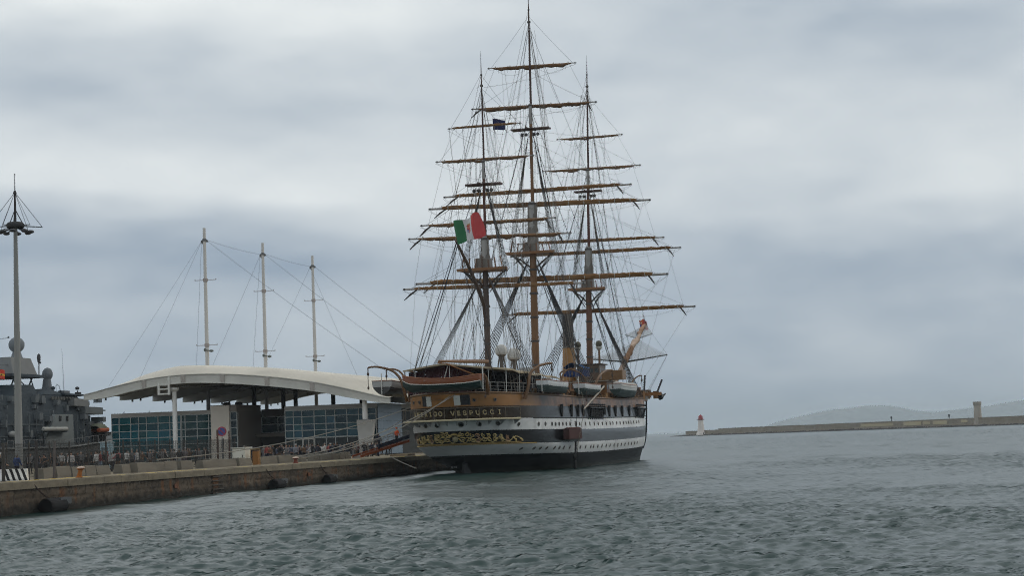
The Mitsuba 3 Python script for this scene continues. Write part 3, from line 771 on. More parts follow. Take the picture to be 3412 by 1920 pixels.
wput('whip_aerial', MB().rod((154.5, 69, 12.5), (154.0, 69, 19.2), .045, .012, 5).box((153.6, 68.6, 12.5), (155.6, 69.6, 13.0)), (0.13, 0.14, 0.15))
wput('sensor_head', MB().rod((159.1, 69, 12.2), (159.1, 69, 13.1), .1).ball((159.0, 69, 13.45), (.42, .3, .26), 8).box((158.8, 68.6, 12.2), (159.5, 69.3, 12.85)), (0.04, 0.04, 0.045))
wput('rail_arch', MB().tube([(152.0, 69, 12.6), (151.8, 69, 13.6), (152.2, 69, 13.9), (153.0, 69, 13.6), (153.3, 69, 12.8)], .04, 5).ball((150.9, 69, 13.3), .3, 6).ball((153.3, 69, 12.9), .2, 6))
m = MB().rod((135, 71, 16.3), (143.6, 71, 16.7), .06).rod((136, 71, 19.8), (141.2, 71, 20.3), .04).ball((141.2, 71, 20.4), .15, 6).rod((137.5, 71, 15), (138.6, 71, 19.9), .05)
wput('yardarm', m, (0.13, 0.14, 0.15))
for i in range(4):
    a = 140.8 + 1.95 * i
    r = MB().tube([(a, 65.8, 7.25), (a + .12, 65.8, 7.25), (a + 1.7, 65.8, 7.25), (a + 1.82, 65.8, 7.25)], [.2, .3, .3, .2], 12)
    wput('life_raft', r, (0.36, 0.36, 0.34))
wput('raft_rack', MB().box((140.7, 65.9, 6.8), (148.8, 66.7, 6.95)))
wput('covered_mooring_reel', MB().ball((133.4, 66.6, 6.6), (1.1, .5, .45), 8), (0.25, 0.26, 0.26))
m = MB()
for i in range(46):
    a = rng.uniform(127, 165); z = rng.choice([rng.uniform(5, 9), rng.uniform(9.5, 11.5)])
    b, c_, d = rng.uniform(.2, 1.3, 3)
    m.box((a, 66.5 + (z > 9.4) * .6 + rng.uniform(0, .3), z), (a + b, 68.5, z + c_ * .8))
wput('fitting', m, (0.115, 0.13, 0.14), amp=.3)
labels[[k for k in scene if k.startswith(wa + '__fitting')][0]] = {'kind': 'stuff'}
m = MB()
for s in np.arange(128, 160, 2.2):
    m.box((s, 66.92, 4.9), (s + .12, 67.05, 9.3))
for z in (6.2, 7.9):
    m.box((128, 66.93, z), (143.4, 67.04, z + .12))
wput('stiffening', m, (0.09, 0.105, 0.115))
# RHIB under an olive cover
bt = thing('rescue_boat', 'orange rescue boat with an olive cover stowed on the warship deck', 'boat')
m = MB()
for e in (66.0, 67.9):
    m.tube([(159.7, e, 7.05), (162.8, e, 7.05), (163.9, (e + 66.95) / 2, 7.2)], .32, 10)
wput('tube', m, (0.26, 0.06, 0.02), parent=bt)
hl = []
for t in np.linspace(0, 1, 9):
    s = 159.6 + 4.3 * t
    b = .95 * (1 - t ** 3) + .02
    hl.append([(s, 66.95 - b, 6.95), (s, 66.95 - b * .7, 6.45), (s, 66.95, 6.2 + .35 * t ** 2), (s, 66.95 + b * .7, 6.45), (s, 66.95 + b, 6.95)])
wput('hull', MB().grid(hl), (0.05, 0.05, 0.05), parent=bt)
cv = []
for t in np.linspace(0, 1, 12):
    s = 159.9 + 3.6 * t
    hh = .95 * (1 - (2 * t - .9) ** 4 * .6)
    cv.append([(s, 66.95 - 1.0 * math.cos(a), 7.15 + hh * math.sin(a) ** .8) for a in np.linspace(0, PI, 11)])
wput('cover', MB().grid(cv), (0.11, 0.12, 0.085), parent=bt)
wput('cradle', MB().box((160, 66.3, 5.3), (160.4, 67.6, 6.5)), (0.05, 0.05, 0.05), parent=bt)
wput('cradle', MB().box((162.6, 66.3, 5.4), (163, 67.6, 6.6)), (0.05, 0.05, 0.05), parent=bt)
fl_ = thing('flag', 'small red and yellow signal flag hoisted at the left edge on the warship mast', 'flag')
m = MB()
for c_, z0, z1 in (((0.50, 0.05, 0.03), 15.05, 15.6), ((0.55, 0.33, 0.05), 14.75, 15.05), ((0.50, 0.05, 0.03), 14.3, 14.75)):
    m.grid([[(136.4 + 1.5 * t, 70 + .15 * math.sin(6 * t), z + .1 * math.sin(4 * t)) for t in np.linspace(0, 1, 8)] for z in (z0, z1)], c_)
put('', m, 'matte', (0.5, 0.05, 0.03), M=PIER, key=fl_)
# ------------------------------------------------------------------ the full-rigged sailing ship
sh = thing('sailing_ship', 'three masted sailing ship with white banded black hull moored at the quay, sails furled', 'sailing ship')
LEV = [(-1.2, -1.2, -1.2), (2.17, 1.72, 2.29), (3.17, 2.90, 3.5), (4.5, 4.29, 4.87), (5.6, 5.53, 6.1), (6.83, 6.75, 7.2), (8.16, 7.75, 8.5)]


def zl(k, u):
    a, b, c = LEV[k]
    x = (np.clip(u, -8, 80) - 32) / 40.0
    # through (-1, a), (0, b), (1.1, c)
    q = ((a - b) * 1.1 + (c - b)) / (1.1 + 1.21)
    return b + (q - (a - b)) * x + q * x * x


def sst(a, b, x):
    t = np.clip((x - a) / (b - a), 0, 1)
    return t * t * (3 - 2 * t)


def plan(q, z):
    """Half plan of the hull: q 0 at the middle of the stern, 0.5 at the widest, 1 at the stem -> (u, v)."""
    q, z = np.broadcast_arrays(np.asarray(q, float), np.asarray(z, float))
    f = sst(-0.3, 3.2, z)
    us = np.interp(z, [-1.2, 0, 1, 2.2, 3.2, 4.5, 5.6, 6.8, 8.2], [3.2, 1.5, 0.5, -1.2, -2.8, -4.1, -5.0, -5.6, -6.0])
    p, r = 2.3 + 2.9 * f, 1.05 + 0.95 * f
    B = 6.9 + 0.75 * sst(0, 3.0, z) - 0.10 * np.maximum(z - 4, 0)
    ub = 74.5 + 0.62 * np.maximum(z, 0)
    a = np.clip(q / 0.5, 0, 1); a = PI / 2 * (1 - (1 - a) ** 2.2)
    b = np.clip((q - 0.5) / 0.5, 0, 1); b = PI / 2 * b ** 2.2
    x = np.cos(a) ** (2 / p); y = np.sin(a) ** (2 / r)
    xb = np.sin(b) ** (2 / 3.9); yb = np.cos(b) ** (2 / 1.18)
    aft = q <= 0.5
    return np.where(aft, 32 - (32 - us) * x, 32 + (ub - 32) * xb), np.where(aft, B * y, B * yb)


def band(k0, k1, n, t0=0.0, t1=1.0):
    """Rows of hull points between two painted lines, starboard stem round the stern to port stem."""
    q = np.concatenate([np.linspace(1, 0, 240), np.linspace(0, 1, 240)[1:]])
    side = np.concatenate([np.ones(240), -np.ones(239)])
    rows = []
    for t in np.linspace(t0, t1, n):
        z = np.full(len(q), 4.0)
        for _ in range(4):
            u, v = plan(q, z)
            z = zl(k0, u) * (1 - t) + zl(k1, u) * t
        rows.append(np.stack([u, v * side, z], -1))
    return np.array(rows)


def on_hull(u, z):
    """Half-breadth of the hull at u, z."""
    q = np.linspace(0, 1, 900)
    a, b = plan(q, np.full(900, float(z)))
    return float(np.interp(u, a, b))


SM = dict(parent=sh, M=SHIP)


def weather(P, base, rust=.5, seed=0):
    """Paint with vertical runs of rust, faint plate seams and a stained water line."""
    base = np.asarray(base, float)
    run = np.clip((meshkit.fbm(np.stack([P[..., 0] * 2.3, P[..., 1] * .8, P[..., 2] * .22], -1), 4, seed=seed) - .56) / .18, 0, 1)[..., None]
    dull = meshkit.fbm(P * (.35, .3, 1.1), 4, seed=seed + 3)[..., None]
    c = base * (.72 + .56 * dull)
    c = c * (1 - rust * run) + rust * run * (np.array((0.11, 0.060, 0.035)) * .6 * (base.mean() + .12) + base * .25)
    tide = np.clip((.45 + .35 * dull[..., 0] - P[..., 2]) / .25, 0, 1)[..., None] * np.ones(3)
    return c * (1 - .75 * tide) + .75 * tide * np.array((0.020, 0.024, 0.018))


HB, HWt, HG = (0.006, 0.007, 0.008), (0.54, 0.545, 0.535), (0.008, 0.009, 0.011)
Pb = band(0, 1, 26)
hu = put('hull', MB().grid(Pb, weather(Pb, HB, 0.1, 3)), 'boot_paint', HB, amp=.35, freq=.45, **SM)
HP = dict(parent=hu, M=SHIP)
Pb = band(1, 2, 12)
put('white_band', MB().grid(Pb, weather(Pb, HWt, 0.3, 4)), 'satin', HWt, amp=.12, freq=.6, **HP)
Pb = band(2, 3, 12)
put('dark_band', MB().grid(Pb, weather(Pb, HG, 0.12, 5)), 'hull_paint', HG, amp=.3, freq=.5, **HP)
Pb = band(3, 4, 12)
put('white_band', MB().grid(Pb, weather(Pb, HWt, 0.3, 6)), 'satin', HWt, amp=.14, freq=.6, **HP)
Pb = band(4, 5, 8)
aft = np.clip((5.0 - Pb[..., :1]) / 1.5, 0, 1)
put('bulwark_band', MB().grid(Pb, weather(Pb, (1, 1, 1), .3, 9) * (aft * np.array((0.030, 0.021, 0.014)) + (1 - aft) * np.array((0.017, 0.0185, 0.020)))), 'hull_paint', (0.016, 0.016, 0.016), amp=.3, freq=.5, **HP)
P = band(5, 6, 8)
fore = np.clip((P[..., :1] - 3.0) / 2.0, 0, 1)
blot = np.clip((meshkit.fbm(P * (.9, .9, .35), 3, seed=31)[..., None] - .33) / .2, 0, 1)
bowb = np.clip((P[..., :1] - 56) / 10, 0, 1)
wc = np.array((0.23, 0.105, 0.028)) * (1 - fore) + fore * (np.array((0.045, 0.028, 0.018)) * (1 - blot) + blot * np.array((0.15, 0.066, 0.026))) * (1 + 1.6 * bowb)  # forward wood darkened to carry the shade of the boats, with ochre blotches
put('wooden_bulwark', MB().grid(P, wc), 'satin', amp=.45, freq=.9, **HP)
D = P[-1].copy(); D[:, 2] -= .55
n_ = len(D) // 2
deck = MB().grid(np.stack([D[:n_ + 1], D[::-1][:n_ + 1]], 0))
put('deck', deck, 'matte', (0.28, 0.20, 0.11), **SM)


def hull_line(k, off=0.03, dz=0.0, u0=-9, u1=90, r=.05, n=5):
    R = band(k, k, 1)[0] if False else band(k, min(k + 1, 6), 2)[0]
    o = R.copy()
    nn = nrm(np.stack([-np.gradient(R[:, 1]), np.gradient(R[:, 0]), 0 * R[:, 0]], -1))
    s_ = np.sign(np.sum(nn * np.stack([R[:, 0] - 32, R[:, 1] * 4, 0 * R[:, 0]], -1), 1))
    o += nn * s_[:, None] * off
    o[:, 2] += dz
    sel = (R[:, 0] >= u0) & (R[:, 0] <= u1)
    return o[sel]


put('gilded_moulding', MB().tube(hull_line(2, .05, 0.0, -9, 4.5), .06, 5), 'matte', (0.36, 0.25, 0.10), **HP)
put('moulding', MB().tube(hull_line(4, .04, 0.0, 3, 90), .05, 5), 'matte', (0.05, 0.05, 0.05), **HP)
put('rail_cap', MB().tube(hull_line(6, .0, 0.03, -9, 90), .11, 5), 'satin', (0.13, 0.065, 0.025), **HP)
put('bow_moulding', MB().tube(hull_line(5, .05, -0.25, 60, 90), .05, 5), 'matte', (0.42, 0.30, 0.14), **HP)

# portholes, one by one
def hull_frame(u, z, side):
    e = .05
    v0, v1 = on_hull(u - e, z), on_hull(u + e, z)
    zz = on_hull(u, z + .1) - on_hull(u, z - .1)
    t = nrm(np.array([2 * e, side * (v1 - v0), 0]))
    w = nrm(np.array([0, side * zz, .2]))
    nn = nrm(np.cross(t, w))
    if nn[1] * side < 0:
        nn = -nn
    return np.array([u, side * on_hull(u, z), z]), t, w, nn


def port(u, z, side, r, name='porthole'):
    c, t, w, nn = hull_frame(u, z, side)
    m = MB()
    a = np.linspace(0, 2 * PI, 13)
    ring = lambda rr, o: [c + nn * o + rr * (t * math.cos(x) + w * math.sin(x)) for x in a]
    m.grid([ring(0, .02), ring(r, .02)], (0.008, 0.009, 0.011)).grid([ring(r, .02), ring(r * 1.05, .06), ring(r * 1.3, .05), ring(r * 1.35, 0)], (0.10, 0.09, 0.075))
    put(name, m, 'satin', amp=0, **HP)


def port_u(px):        # photo column of a starboard porthole -> position along the side, from its bearing
    k = (px - 18 - 1706) / 6200.0
    us = np.linspace(-2, 74, 800)
    vs = np.array([on_hull(x, 4.5) for x in us])
    W = S0[None, :2] + us[:, None] * SH[None, :2] + vs[:, None] * SR[None, :2]
    b = W[:, 0] / W[:, 1]
    i = int(np.argmax(b))
    return float(np.interp(k, b[:i + 1], us[:i + 1]))


UPPER = [1726, 1795, 1818, 1840, 1852, 1864, 1876, 1888, 1900, 1919, 1932, 1952, 1966, 1981, 1994, 2008, 2021, 2034, 2043, 2055, 2067, 2078, 2087, 2095, 2103, 2112, 2121, 2129]
LOWER = [1766, 1799, 1816, 1833, 1855, 1869, 1882, 1900, 1918, 1933, 1950, 1967, 1976, 1990, 2004, 2018, 2031, 2044, 2056, 2068, 2080, 2091, 2102, 2112, 2121]
_us = np.linspace(-2, 74, 400)
for row, (lo, hi), tt in ((UPPER, (3, 4), .46), (LOWER, (1, 2), .5)):
    for px in row:
        u = port_u(px)
        port(u, float(zl(lo, u) * (1 - tt) + zl(hi, u) * tt), 1, .17 if px != 1919 else .26)
STERN_V = []


def stern_frame(v, z):
    """Point, sideways direction and outward normal on the stern at breadth v."""
    q = np.linspace(0, .5, 800)
    a, b = plan(q, np.full(800, float(z)))
    i = int(np.argmax(b > min(abs(v), b[300])))
    f = lambda vv: np.interp(abs(vv), b[:600], a[:600])
    e = .06
    d = nrm(np.array([f(v + e) - f(v - e), 2 * e, 0]))
    a2, b2 = plan(q, np.full(800, float(z) + .2))
    up = nrm(np.array([np.interp(abs(v), b2[:600], a2[:600]) - f(v), 0, .2]))
    nn = nrm(np.cross(up, d))
    if nn[0] > 0:
        nn = -nn
    return np.array([float(f(v)), v, z]), d, nn


def stern_up(v, z):
    return nrm(stern_frame(v, z + .15)[0] - stern_frame(v, z - .15)[0])



def stern_port(v, z, r=.2):
    c, t, nn = stern_frame(v, z)
    w = stern_up(v, z)
    a = np.linspace(0, 2 * PI, 13)
    ring = lambda rr, o: [c + nn * o + rr * (t * math.cos(x) + w * math.sin(x)) for x in a]
    m = MB().grid([ring(0, .07), ring(r, .07)], (0.008, 0.009, 0.011)).grid([ring(r, .07), ring(r * 1.05, .11), ring(r * 1.3, .10), ring(r * 1.35, -.05)], (0.09, 0.085, 0.075))
    put('porthole', m, 'satin', amp=0, **HP)


for px in (1375, 1408, 1457, 1540, 1594, 1644):
    stern_port((px - 1506) / 33.6, 5.08, .21 if px != 1375 else .12)
for px in (1364, 1399, 1591, 1645):
    stern_port((px - 1506) / 33.6, 7.4, .13)
# stern doors: dark openings with white leaves
for v0, v1, wv0, wv1 in ((-2.75, -2.2, -2.18, -1.62), (1.35, 2.2, .75, 1.33)):
    for a, b, c, zt_ in ((v0, v1, (0.012, 0.012, 0.015), 7.95), (wv0, wv1, (0.42, 0.43, 0.40), 7.9)):
        pa, _, na = stern_frame(a, 6.95); pb, _, nb = stern_frame(b, 6.95)
        qa, qb = stern_frame(a, zt_)[0], stern_frame(b, zt_)[0]
        o_ = .10 if c[0] > .1 else .05
        m = MB().hexa([pa, pb, pb + nb * o_, pa + na * o_, qa, qb, qb + nb * o_, qa + na * o_])
        put('stern_door' if c[0] > .1 else 'doorway', m, 'satin', c, amp=.1, **HP)

# name in letters on the stern
text = 'AMERIGO  VESPUCCI'
v = -4.35
for ch in text:
    if ch != ' ':
        tm = meshkit.text_mesh(ch, .47, .05, bold=True)
        w = tm.bounds[1][0]
        c, t, nn = stern_frame(v + .2, 5.98)
        up_ = stern_up(v + .2, 6.1)
        vv = np.array(tm.vertices)
        pts = c + (vv[:, :1] - w / 2) * t + vv[:, 1:2] * up_ + (vv[:, 2:] + .04) * nn
        put('name_letter', (pts, tm.faces, np.full((len(pts), 3), np.nan)), 'matte', (0.40, 0.33, 0.19), amp=0, **HP)
    v += .555 if ch != ' ' else .36
# draught marks low on the stern
for i, ch in enumerate(('IV', '34')):
    tm = meshkit.text_mesh(ch, .26, .03)
    vv = np.array(tm.vertices)
    v0 = -2.55 + .6 * i
    u_ = float(plan(np.array([.1]), np.array([.8]))[0][0])
    q = np.linspace(0, .5, 600); a, b = plan(q, np.full(600, .9))
    f = lambda y: float(np.interp(abs(y), b, a))
    pts = np.stack([np.array([f(v0 + x) - .06 for x in vv[:, 0]]) - vv[:, 2], v0 + vv[:, 0], .75 + vv[:, 1]], -1)
    put('draught_mark', (pts, tm.faces, np.full((len(pts), 3), np.nan)), 'matte', (0.35, 0.36, 0.36), amp=0, **HP)

# gilded scrollwork along the counter
og = put('ornament_backing', MB().tube([stern_frame(x, 3.22)[0] + stern_frame(x, 3.22)[2] * .06 for x in np.linspace(-5.0, 5.4, 40)], .05, 5), 'gold', (0.30, 0.20, 0.06), **HP)


def scroll(v0, z0, r, turns, hand, th, a0=0.0):
    c, t, nn = stern_frame(v0, z0)
    a = np.linspace(0, turns * 2 * PI, int(14 * turns) + 4)
    rr = r * (1 - a / a[-1]) ** .8 + .03
    up_ = stern_up(v0, z0)
    pts = [c + nn * (.07 + .05 * k / len(a)) + t * hand * x * math.cos(y + a0) + up_ * x * math.sin(y + a0) for k, (y, x) in enumerate(zip(a, rr))]
    return MB().tube(pts, np.linspace(th, th * .6, len(pts)), 5)


ork = np.random.default_rng(21)
for i, v0 in enumerate(np.linspace(-4.9, 5.5, 23)):
    x = abs(v0 - .05)
    top = 1.0 * (1 - (x / 6.0) ** 4) + (.18 if x < 1.4 else 0)
    if x < .5:
        continue
    r = top * ork.uniform(.27, .33)
    for z0, sc in ((3.28 + r, 1), (3.26 + top * .76, .75)):
        c_ = (0.62, 0.47, 0.19) if i % 5 else (0.50, 0.30, 0.17)
        put('gilded_scroll', scroll(v0 + ork.uniform(-.08, .08), z0, r * sc, ork.uniform(1.1, 1.6), 1 if (i % 2) ^ (v0 > 0) else -1, .048, ork.uniform(0, 2)), 'gold', c_, amp=.3, freq=4, **HP)
vine = [stern_frame(x, 3.55 + .22 * math.sin(5.2 * x))[0] + stern_frame(x, 3.6)[2] * .09 for x in np.linspace(-4.9, 5.5, 110)]
put('gilded_vine', MB().tube(vine, .04, 5), 'gold', (0.60, 0.46, 0.20), amp=.4, freq=4, **HP)
c, t, nn = stern_frame(.05, 3.75)
up_ = stern_up(.05, 3.75)
m = MB().ball(c + nn * .05, (.16, .30, .40), 12, (0.22, 0.19, 0.10))
for k in (-1, 1):
    m.ball(c + nn * .06 + np.array([0, k * .45, 0]) + up_ * .38, (.14, .2, .16), 8, (0.34, 0.24, 0.08))
m.ball(c + nn * .06 + up_ * .55, (.14, .34, .12), 8, (0.36, 0.26, 0.09))
put('gilded_crest', m, 'gold', (0.40, 0.31, 0.13), amp=.6, freq=7, **HP)

# stern gallery: walkway, brackets, stanchions, rails
def gal(off, z, v0=-5.7, v1=5.3, n=60):
    return np.array([stern_frame(x, 5.6)[0] * (1, 1, 0) + nrm(stern_frame(x, 5.6)[2] * (1, 1, 0)) * off + (0, 0, z) for x in np.linspace(v0, v1, n)])


ga = put('stern_gallery', MB().grid([gal(0, 5.60), gal(.85, 5.60), gal(.9, 5.56), gal(.9, 5.44), gal(.85, 5.42), gal(0, 5.42)]), 'matte', (0.42, 0.36, 0.24), amp=.3, freq=1.5, **SM)
GP = dict(parent=ga, M=SHIP)
for x in np.linspace(-5.7, 5.3, 13):
    c, t, nn = stern_frame(x, 5.6)
    nn = nrm(nn * (1, 1, 0))
    p = c * (1, 1, 0) + nn * .82
    put('stanchion', MB().rod(p + (0, 0, 5.6), p + (0, 0, 6.65), .028, n=5), 'satin', (0.13, 0.10, 0.07), **GP)
    b = c * (1, 1, 0)
    put('bracket', MB().hexa([b + nn * .05 + t * .04 + (0, 0, 4.95), b + nn * .05 - t * .04 + (0, 0, 4.95), b + nn * .1 - t * .04 + (0, 0, 4.95), b + nn * .1 + t * .04 + (0, 0, 4.95), b + t * .04 + (0, 0, 5.42), b - t * .04 + (0, 0, 5.42), b + nn * .8 - t * .04 + (0, 0, 5.42), b + nn * .8 + t * .04 + (0, 0, 5.42)]), 'satin', (0.30, 0.30, 0.30), **GP)
for z in (6.65,):
    put('gallery_rail', MB().tube(gal(.82, z), .03 if z > 6.6 else .014, 4), 'satin', (0.12, 0.09, 0.06), **GP)

# rudder head and counter strut below the stern
put('rudder', MB().hexa([(-.6, -.15, -1), (1.5, -.15, -1), (1.5, .15, -1), (-.6, .15, -1), (-.9, -.12, 1.1), (1.2, -.15, 1.5), (1.2, .15, 1.5), (-.9, .12, 1.1)]), 'satin', HB, **SM)

# chain plates and channels where the shrouds come down
for u0, u1 in ((23.0, 30.5), (50.5, 58.5)):
    for side in (-1, 1):
        um = (u0 + u1) / 2
        m = MB()
        us = np.linspace(u0, u1, 8)
        z = float(zl(5, um)) - .05
        m.grid([[(x, side * on_hull(x, z), z) for x in us], [(x, side * (on_hull(x, z) + .5), z) for x in us], [(x, side * (on_hull(x, z) + .5), z - .14) for x in us], [(x, side * on_hull(x, z), z - .14) for x in us]])
        for x in us:
            m.rod((x, side * (on_hull(x, z) + .42), z), (x - .1, side * (on_hull(x, z - 1.2) + .05), z - 1.35), .06, n=5)
            m.ball((x, side * (on_hull(x, z) + .42), z + .3), .13, 6)
        put('channel', m, 'satin', (0.012, 0.013, 0.015), **SM)
for u in (11.5, 15.5, 18.5, 21.0, 34.5, 38.0, 42.0, 46.5):
    z = float(zl(5, u)); v = on_hull(u, z) + .12
    put('hanging_strop', MB().tube([(u - .35, v, z + .2), (u - .3, v, z - .6), (u - .1, v + .02, z - 1.05), (u + .1, v + .02, z - 1.05), (u + .3, v, z - .6), (u + .35, v, z + .2)], .085, 6), 'satin', (0.012, 0.012, 0.013), **SM)
for u, l in ((24.2, 1.1), (25.0, 1.2), (26.0, 1.3), (27.0, 1.2), (28.0, 1.3), (29.2, 1.2), (31.0, .9), (52, 1.1), (53, 1.2)):
    z = float(zl(5, u))
    put('tackle_block', MB().box((u, on_hull(u, z) + .06, z - l), (u + .55, on_hull(u, z) + .35, z + .1)), 'matte', (0.014, 0.014, 0.015), **SM)
# bulwark fittings: pin rails, hammock boxes, casks and people-height clutter along the rail
m = MB()
for i in range(120):
    u = rng.uniform(3, 72); z = float(zl(6, u)); b = on_hull(u, z) - rng.uniform(.1, .5)
    a, w, h = rng.uniform(.15, .9), rng.uniform(.1, .5), rng.uniform(.15, .75)
    m.box((u, b - w, z - .1), (u + a, b, z + h), np.array((0.14, 0.075, 0.03)) * rng.uniform(.25, 1.7))
for i in range(150):
    u = rng.uniform(34, 72); v = rng.uniform(-4, 6.0)
    a, w, h = rng.uniform(.2, 1.3), rng.uniform(.2, .9), rng.uniform(.3, 1.5 if u > 48 else .9)
    z = float(zl(6, u)) - .1
    m.box((u, v, z), (u + a, v + w, z + h), np.array((0.13, 0.068, 0.03)) * rng.uniform(.2, 1.6) if rng.random() < .85 else (0.3, 0.28, 0.24))
put('deck_gear', m, 'matte', (0.14, 0.075, 0.03), amp=.4, freq=2, kind='stuff', **SM)

# deck houses, bridge, funnel, vents, satellite domes
WOOD = (0.185, 0.085, 0.026)


def house(u0, u1, v0, v1, z0, z1, col=WOOD, roof=(0.24, 0.22, 0.18), name='deckhouse', wins=0, parent=sh):
    k = put(name, MB().box((u0, v0, z0), (u1, v1, z1), col), 'satin', col, parent=parent, M=SHIP, amp=.3, freq=1.2)
    put('roof', MB().box((u0 - .25, v0 - .25, z1), (u1 + .25, v1 + .25, z1 + .12)), 'matte', roof, parent=k, M=SHIP)
    for i in range(wins):
        v = v0 + (v1 - v0) * (i + .5) / wins
        put('window', MB().box((u0 - .03, v - .25, z1 - 1.0), (u0, v + .25, z1 - .45)), 'gloss', (0.05, 0.06, 0.065), parent=k, M=SHIP, amp=0)
    n = int((u1 - u0) / 1.1)
    for i in range(n if wins else 0):
        u = u0 + (u1 - u0) * (i + .5) / n
        put('window', MB().box((u - .25, v1, z1 - 1.0), (u + .25, v1 + .03, z1 - .45)), 'gloss', (0.05, 0.06, 0.065), parent=k, M=SHIP, amp=0)
    return k


house(12.0, 22.0, -3.4, 3.4, 7.6, 9.9, wins=5)
house(33.0, 43.0, -3.6, 3.6, 7.4, 9.7, wins=5)
house(44.0, 48.5, 1.2, 5.2, 7.5, 10.1, wins=4)
br = house(44.0, 47.6, 1.6, 4.4, 10.22, 12.2, (0.10, 0.060, 0.036), (0.07, 0.05, 0.04), name='bridge', wins=4)
put('bridge_wing', MB().box((44.2, -5.6, 10.25), (46.4, 7.2, 10.4)).box((44.2, 7.1, 10.4), (46.4, 7.2, 11.4)).box((44.2, 4.6, 10.4), (44.3, 7.2, 11.4)), 'satin', (0.17, 0.09, 0.035), amp=.3, **SM)
for u, v in ((50, .41), (50, 3.13)):
    put('signal_lamp', MB().rod((u, v, 11), (u, v, 14.3), .17, .13, 8, (0.15, 0.08, 0.04)).ball((u, v, 15.0), (.42, .42, .46), 9, (0.06, 0.055, 0.03)).lathe((u, v, 14.2), [(.14, 0), (.42, .3), (.42, .45), (.36, .5)], 10, (0.42, 0.42, 0.38)), 'satin', (0.05, 0.05, 0.03), **SM)
fu = put('funnel', MB().lathe((46.6, 0, 9.5), [(.98, 0), (.86, 2.4), (.66, 6.5), (.58, 9.2), (.5, 9.2), (.5, 8.5)], 20), 'satin', (0.30, 0.145, 0.035), amp=.25, freq=.6, **SM)
put('funnel_top', MB().lathe((46.6, 0, 9.5), [(.735, 5.0), (.68, 6.5), (.60, 9.25), (.52, 9.25)], 20), 'satin', (0.035, 0.025, 0.02), parent=fu, M=SHIP)
put('blue_cover', MB().grid([[(35.5 + 3.4 * a, 1.8 + 2.6 * b, 11.55 + .6 * math.sin(PI * b) * (1 - .4 * a) + .08 * math.sin(9 * a + 5 * b)) for b in np.linspace(0, 1, 10)] for a in np.linspace(0, 1, 8)]).box((35.6, 1.9, 10.6), (38.8, 4.3, 11.4), (0.012, 0.03, 0.12)), 'matte', (0.012, 0.07, 0.21), amp=.05, **SM)
for u, v, r, zb_, zd in ((15.0, .0, .66, 10.2, 12.6), (20.2, .0, .76, 10.2, 12.25)):
    k = put('satellite_dome', MB().lathe((u, v, zd), [(r * .82, 0), (r, .18), (r, r * .75), (r * .93, r * 1.1), (r * .72, r * 1.45), (r * .4, r * 1.66), (0, r * 1.73)], 20), 'satin', (0.50, 0.49, 0.46), amp=.1, **SM)
    put('dome_stand', MB().lathe((u, v, zb_), [(.3, 0), (.22, .3), (.22, zd - zb_ - .3), (r * .8, zd - zb_)], 12).rod((u + .4, v + .5, zb_), (u, v + .2, zd), .08, n=5).rod((u - .4, v - .5, zb_), (u, v - .2, zd), .08, n=5), 'satin', (0.10, 0.085, 0.07), parent=k, M=SHIP)
put('white_locker', MB().box((20.5, .5, 10.2), (22.0, 1.9, 11.3)), 'satin', (0.38, 0.39, 0.38), **SM)
put('mast_platform', MB().box((19.0, -1.0, 10.6), (21.0, 1.2, 10.85)), 'satin', (0.23, 0.11, 0.035), **SM)

# poop awning: sagging roof, curtains, poles
def roofz(u, v):
    return 11.15 - .075 * abs(v + 1.2) ** 1.25 - .02 * (u + 2) + .10 * math.sin(1.1 * u) * math.sin(.9 * v)


us, vs = np.linspace(-2.6, 20, 26), np.linspace(-5.4, 5.6, 26)
aw = put('awning', MB().grid([[(u, v, roofz(u, v)) for v in vs] for u in us]), 'matte', (0.30, 0.25, 0.18), amp=.2, **SM)
AP = dict(parent=aw, M=SHIP)
put('valance', MB().grid([[(-2.62, v, roofz(-2.6, v) - a) for v in vs] for a in (0, .16)]).grid([[(u, 5.62, roofz(u, 5.6) - a) for u in us] for a in (0, .16)]), 'matte', (0.34, 0.28, 0.19), **AP)
fold = lambda x: .07 * math.sin(4.2 * x) + .04 * math.sin(9.1 * x + 1)
MAR = (0.050, 0.012, 0.017)
for a, b in ((-5.3, -3.6), (-3.56, -1.9), (-1.86, -.2), (-.16, 1.2)):
    put('side_curtain', MB().grid([[(-1.2 + fold(v) + .25 * h, v, 8.3 + (roofz(-1, v) - 8.5) * h) for v in np.linspace(a, b, 14)] for h in np.linspace(0, 1, 8)]), 'matte', MAR, amp=.3, **AP)
put('side_curtain', MB().grid([[(u, -5.35 + fold(u), 8.2 + (roofz(u, -5.3) - 8.3) * h) for u in np.linspace(-1.2, 19, 40)] for h in np.linspace(0, 1, 6)]), 'matte', MAR, amp=.3, **AP)
put('back_curtain', MB().grid([[(10.5 + fold(v), v, 8.0 + (roofz(10, v) - 8.1) * h) for v in np.linspace(-5.3, 5.5, 30)] for h in np.linspace(0, 1, 6)]), 'matte', (0.018, 0.016, 0.024), amp=.3, **AP)
for u, v, lean in ((-2.4, -4.2, 0), (-2.4, -.6, 0), (-2.4, -.7, -1.0), (-2.4, 3.4, 0), (1.5, 5.5, 0), (6.5, 5.55, 0), (11, 5.6, 0), (-2.4, 5.2, 0)):
    put('awning_pole', MB().rod((u, v + lean, 8.1), (u, v, roofz(u, v)), .045, n=6), 'satin', (0.48, 0.47, 0.44), **AP)
put('awning_spar', MB().rod((-2.9, -.8, 11.15), (-2.2, 2.8, 9.6), .07, n=6).rod((-3.2, -1.5, 11.25), (1.0, -1.2, 11.2), .07, n=6), 'satin', (0.24, 0.10, 0.03), **AP)
m = MB()
R = hull_line(6, -.25, .0, -9, 14)
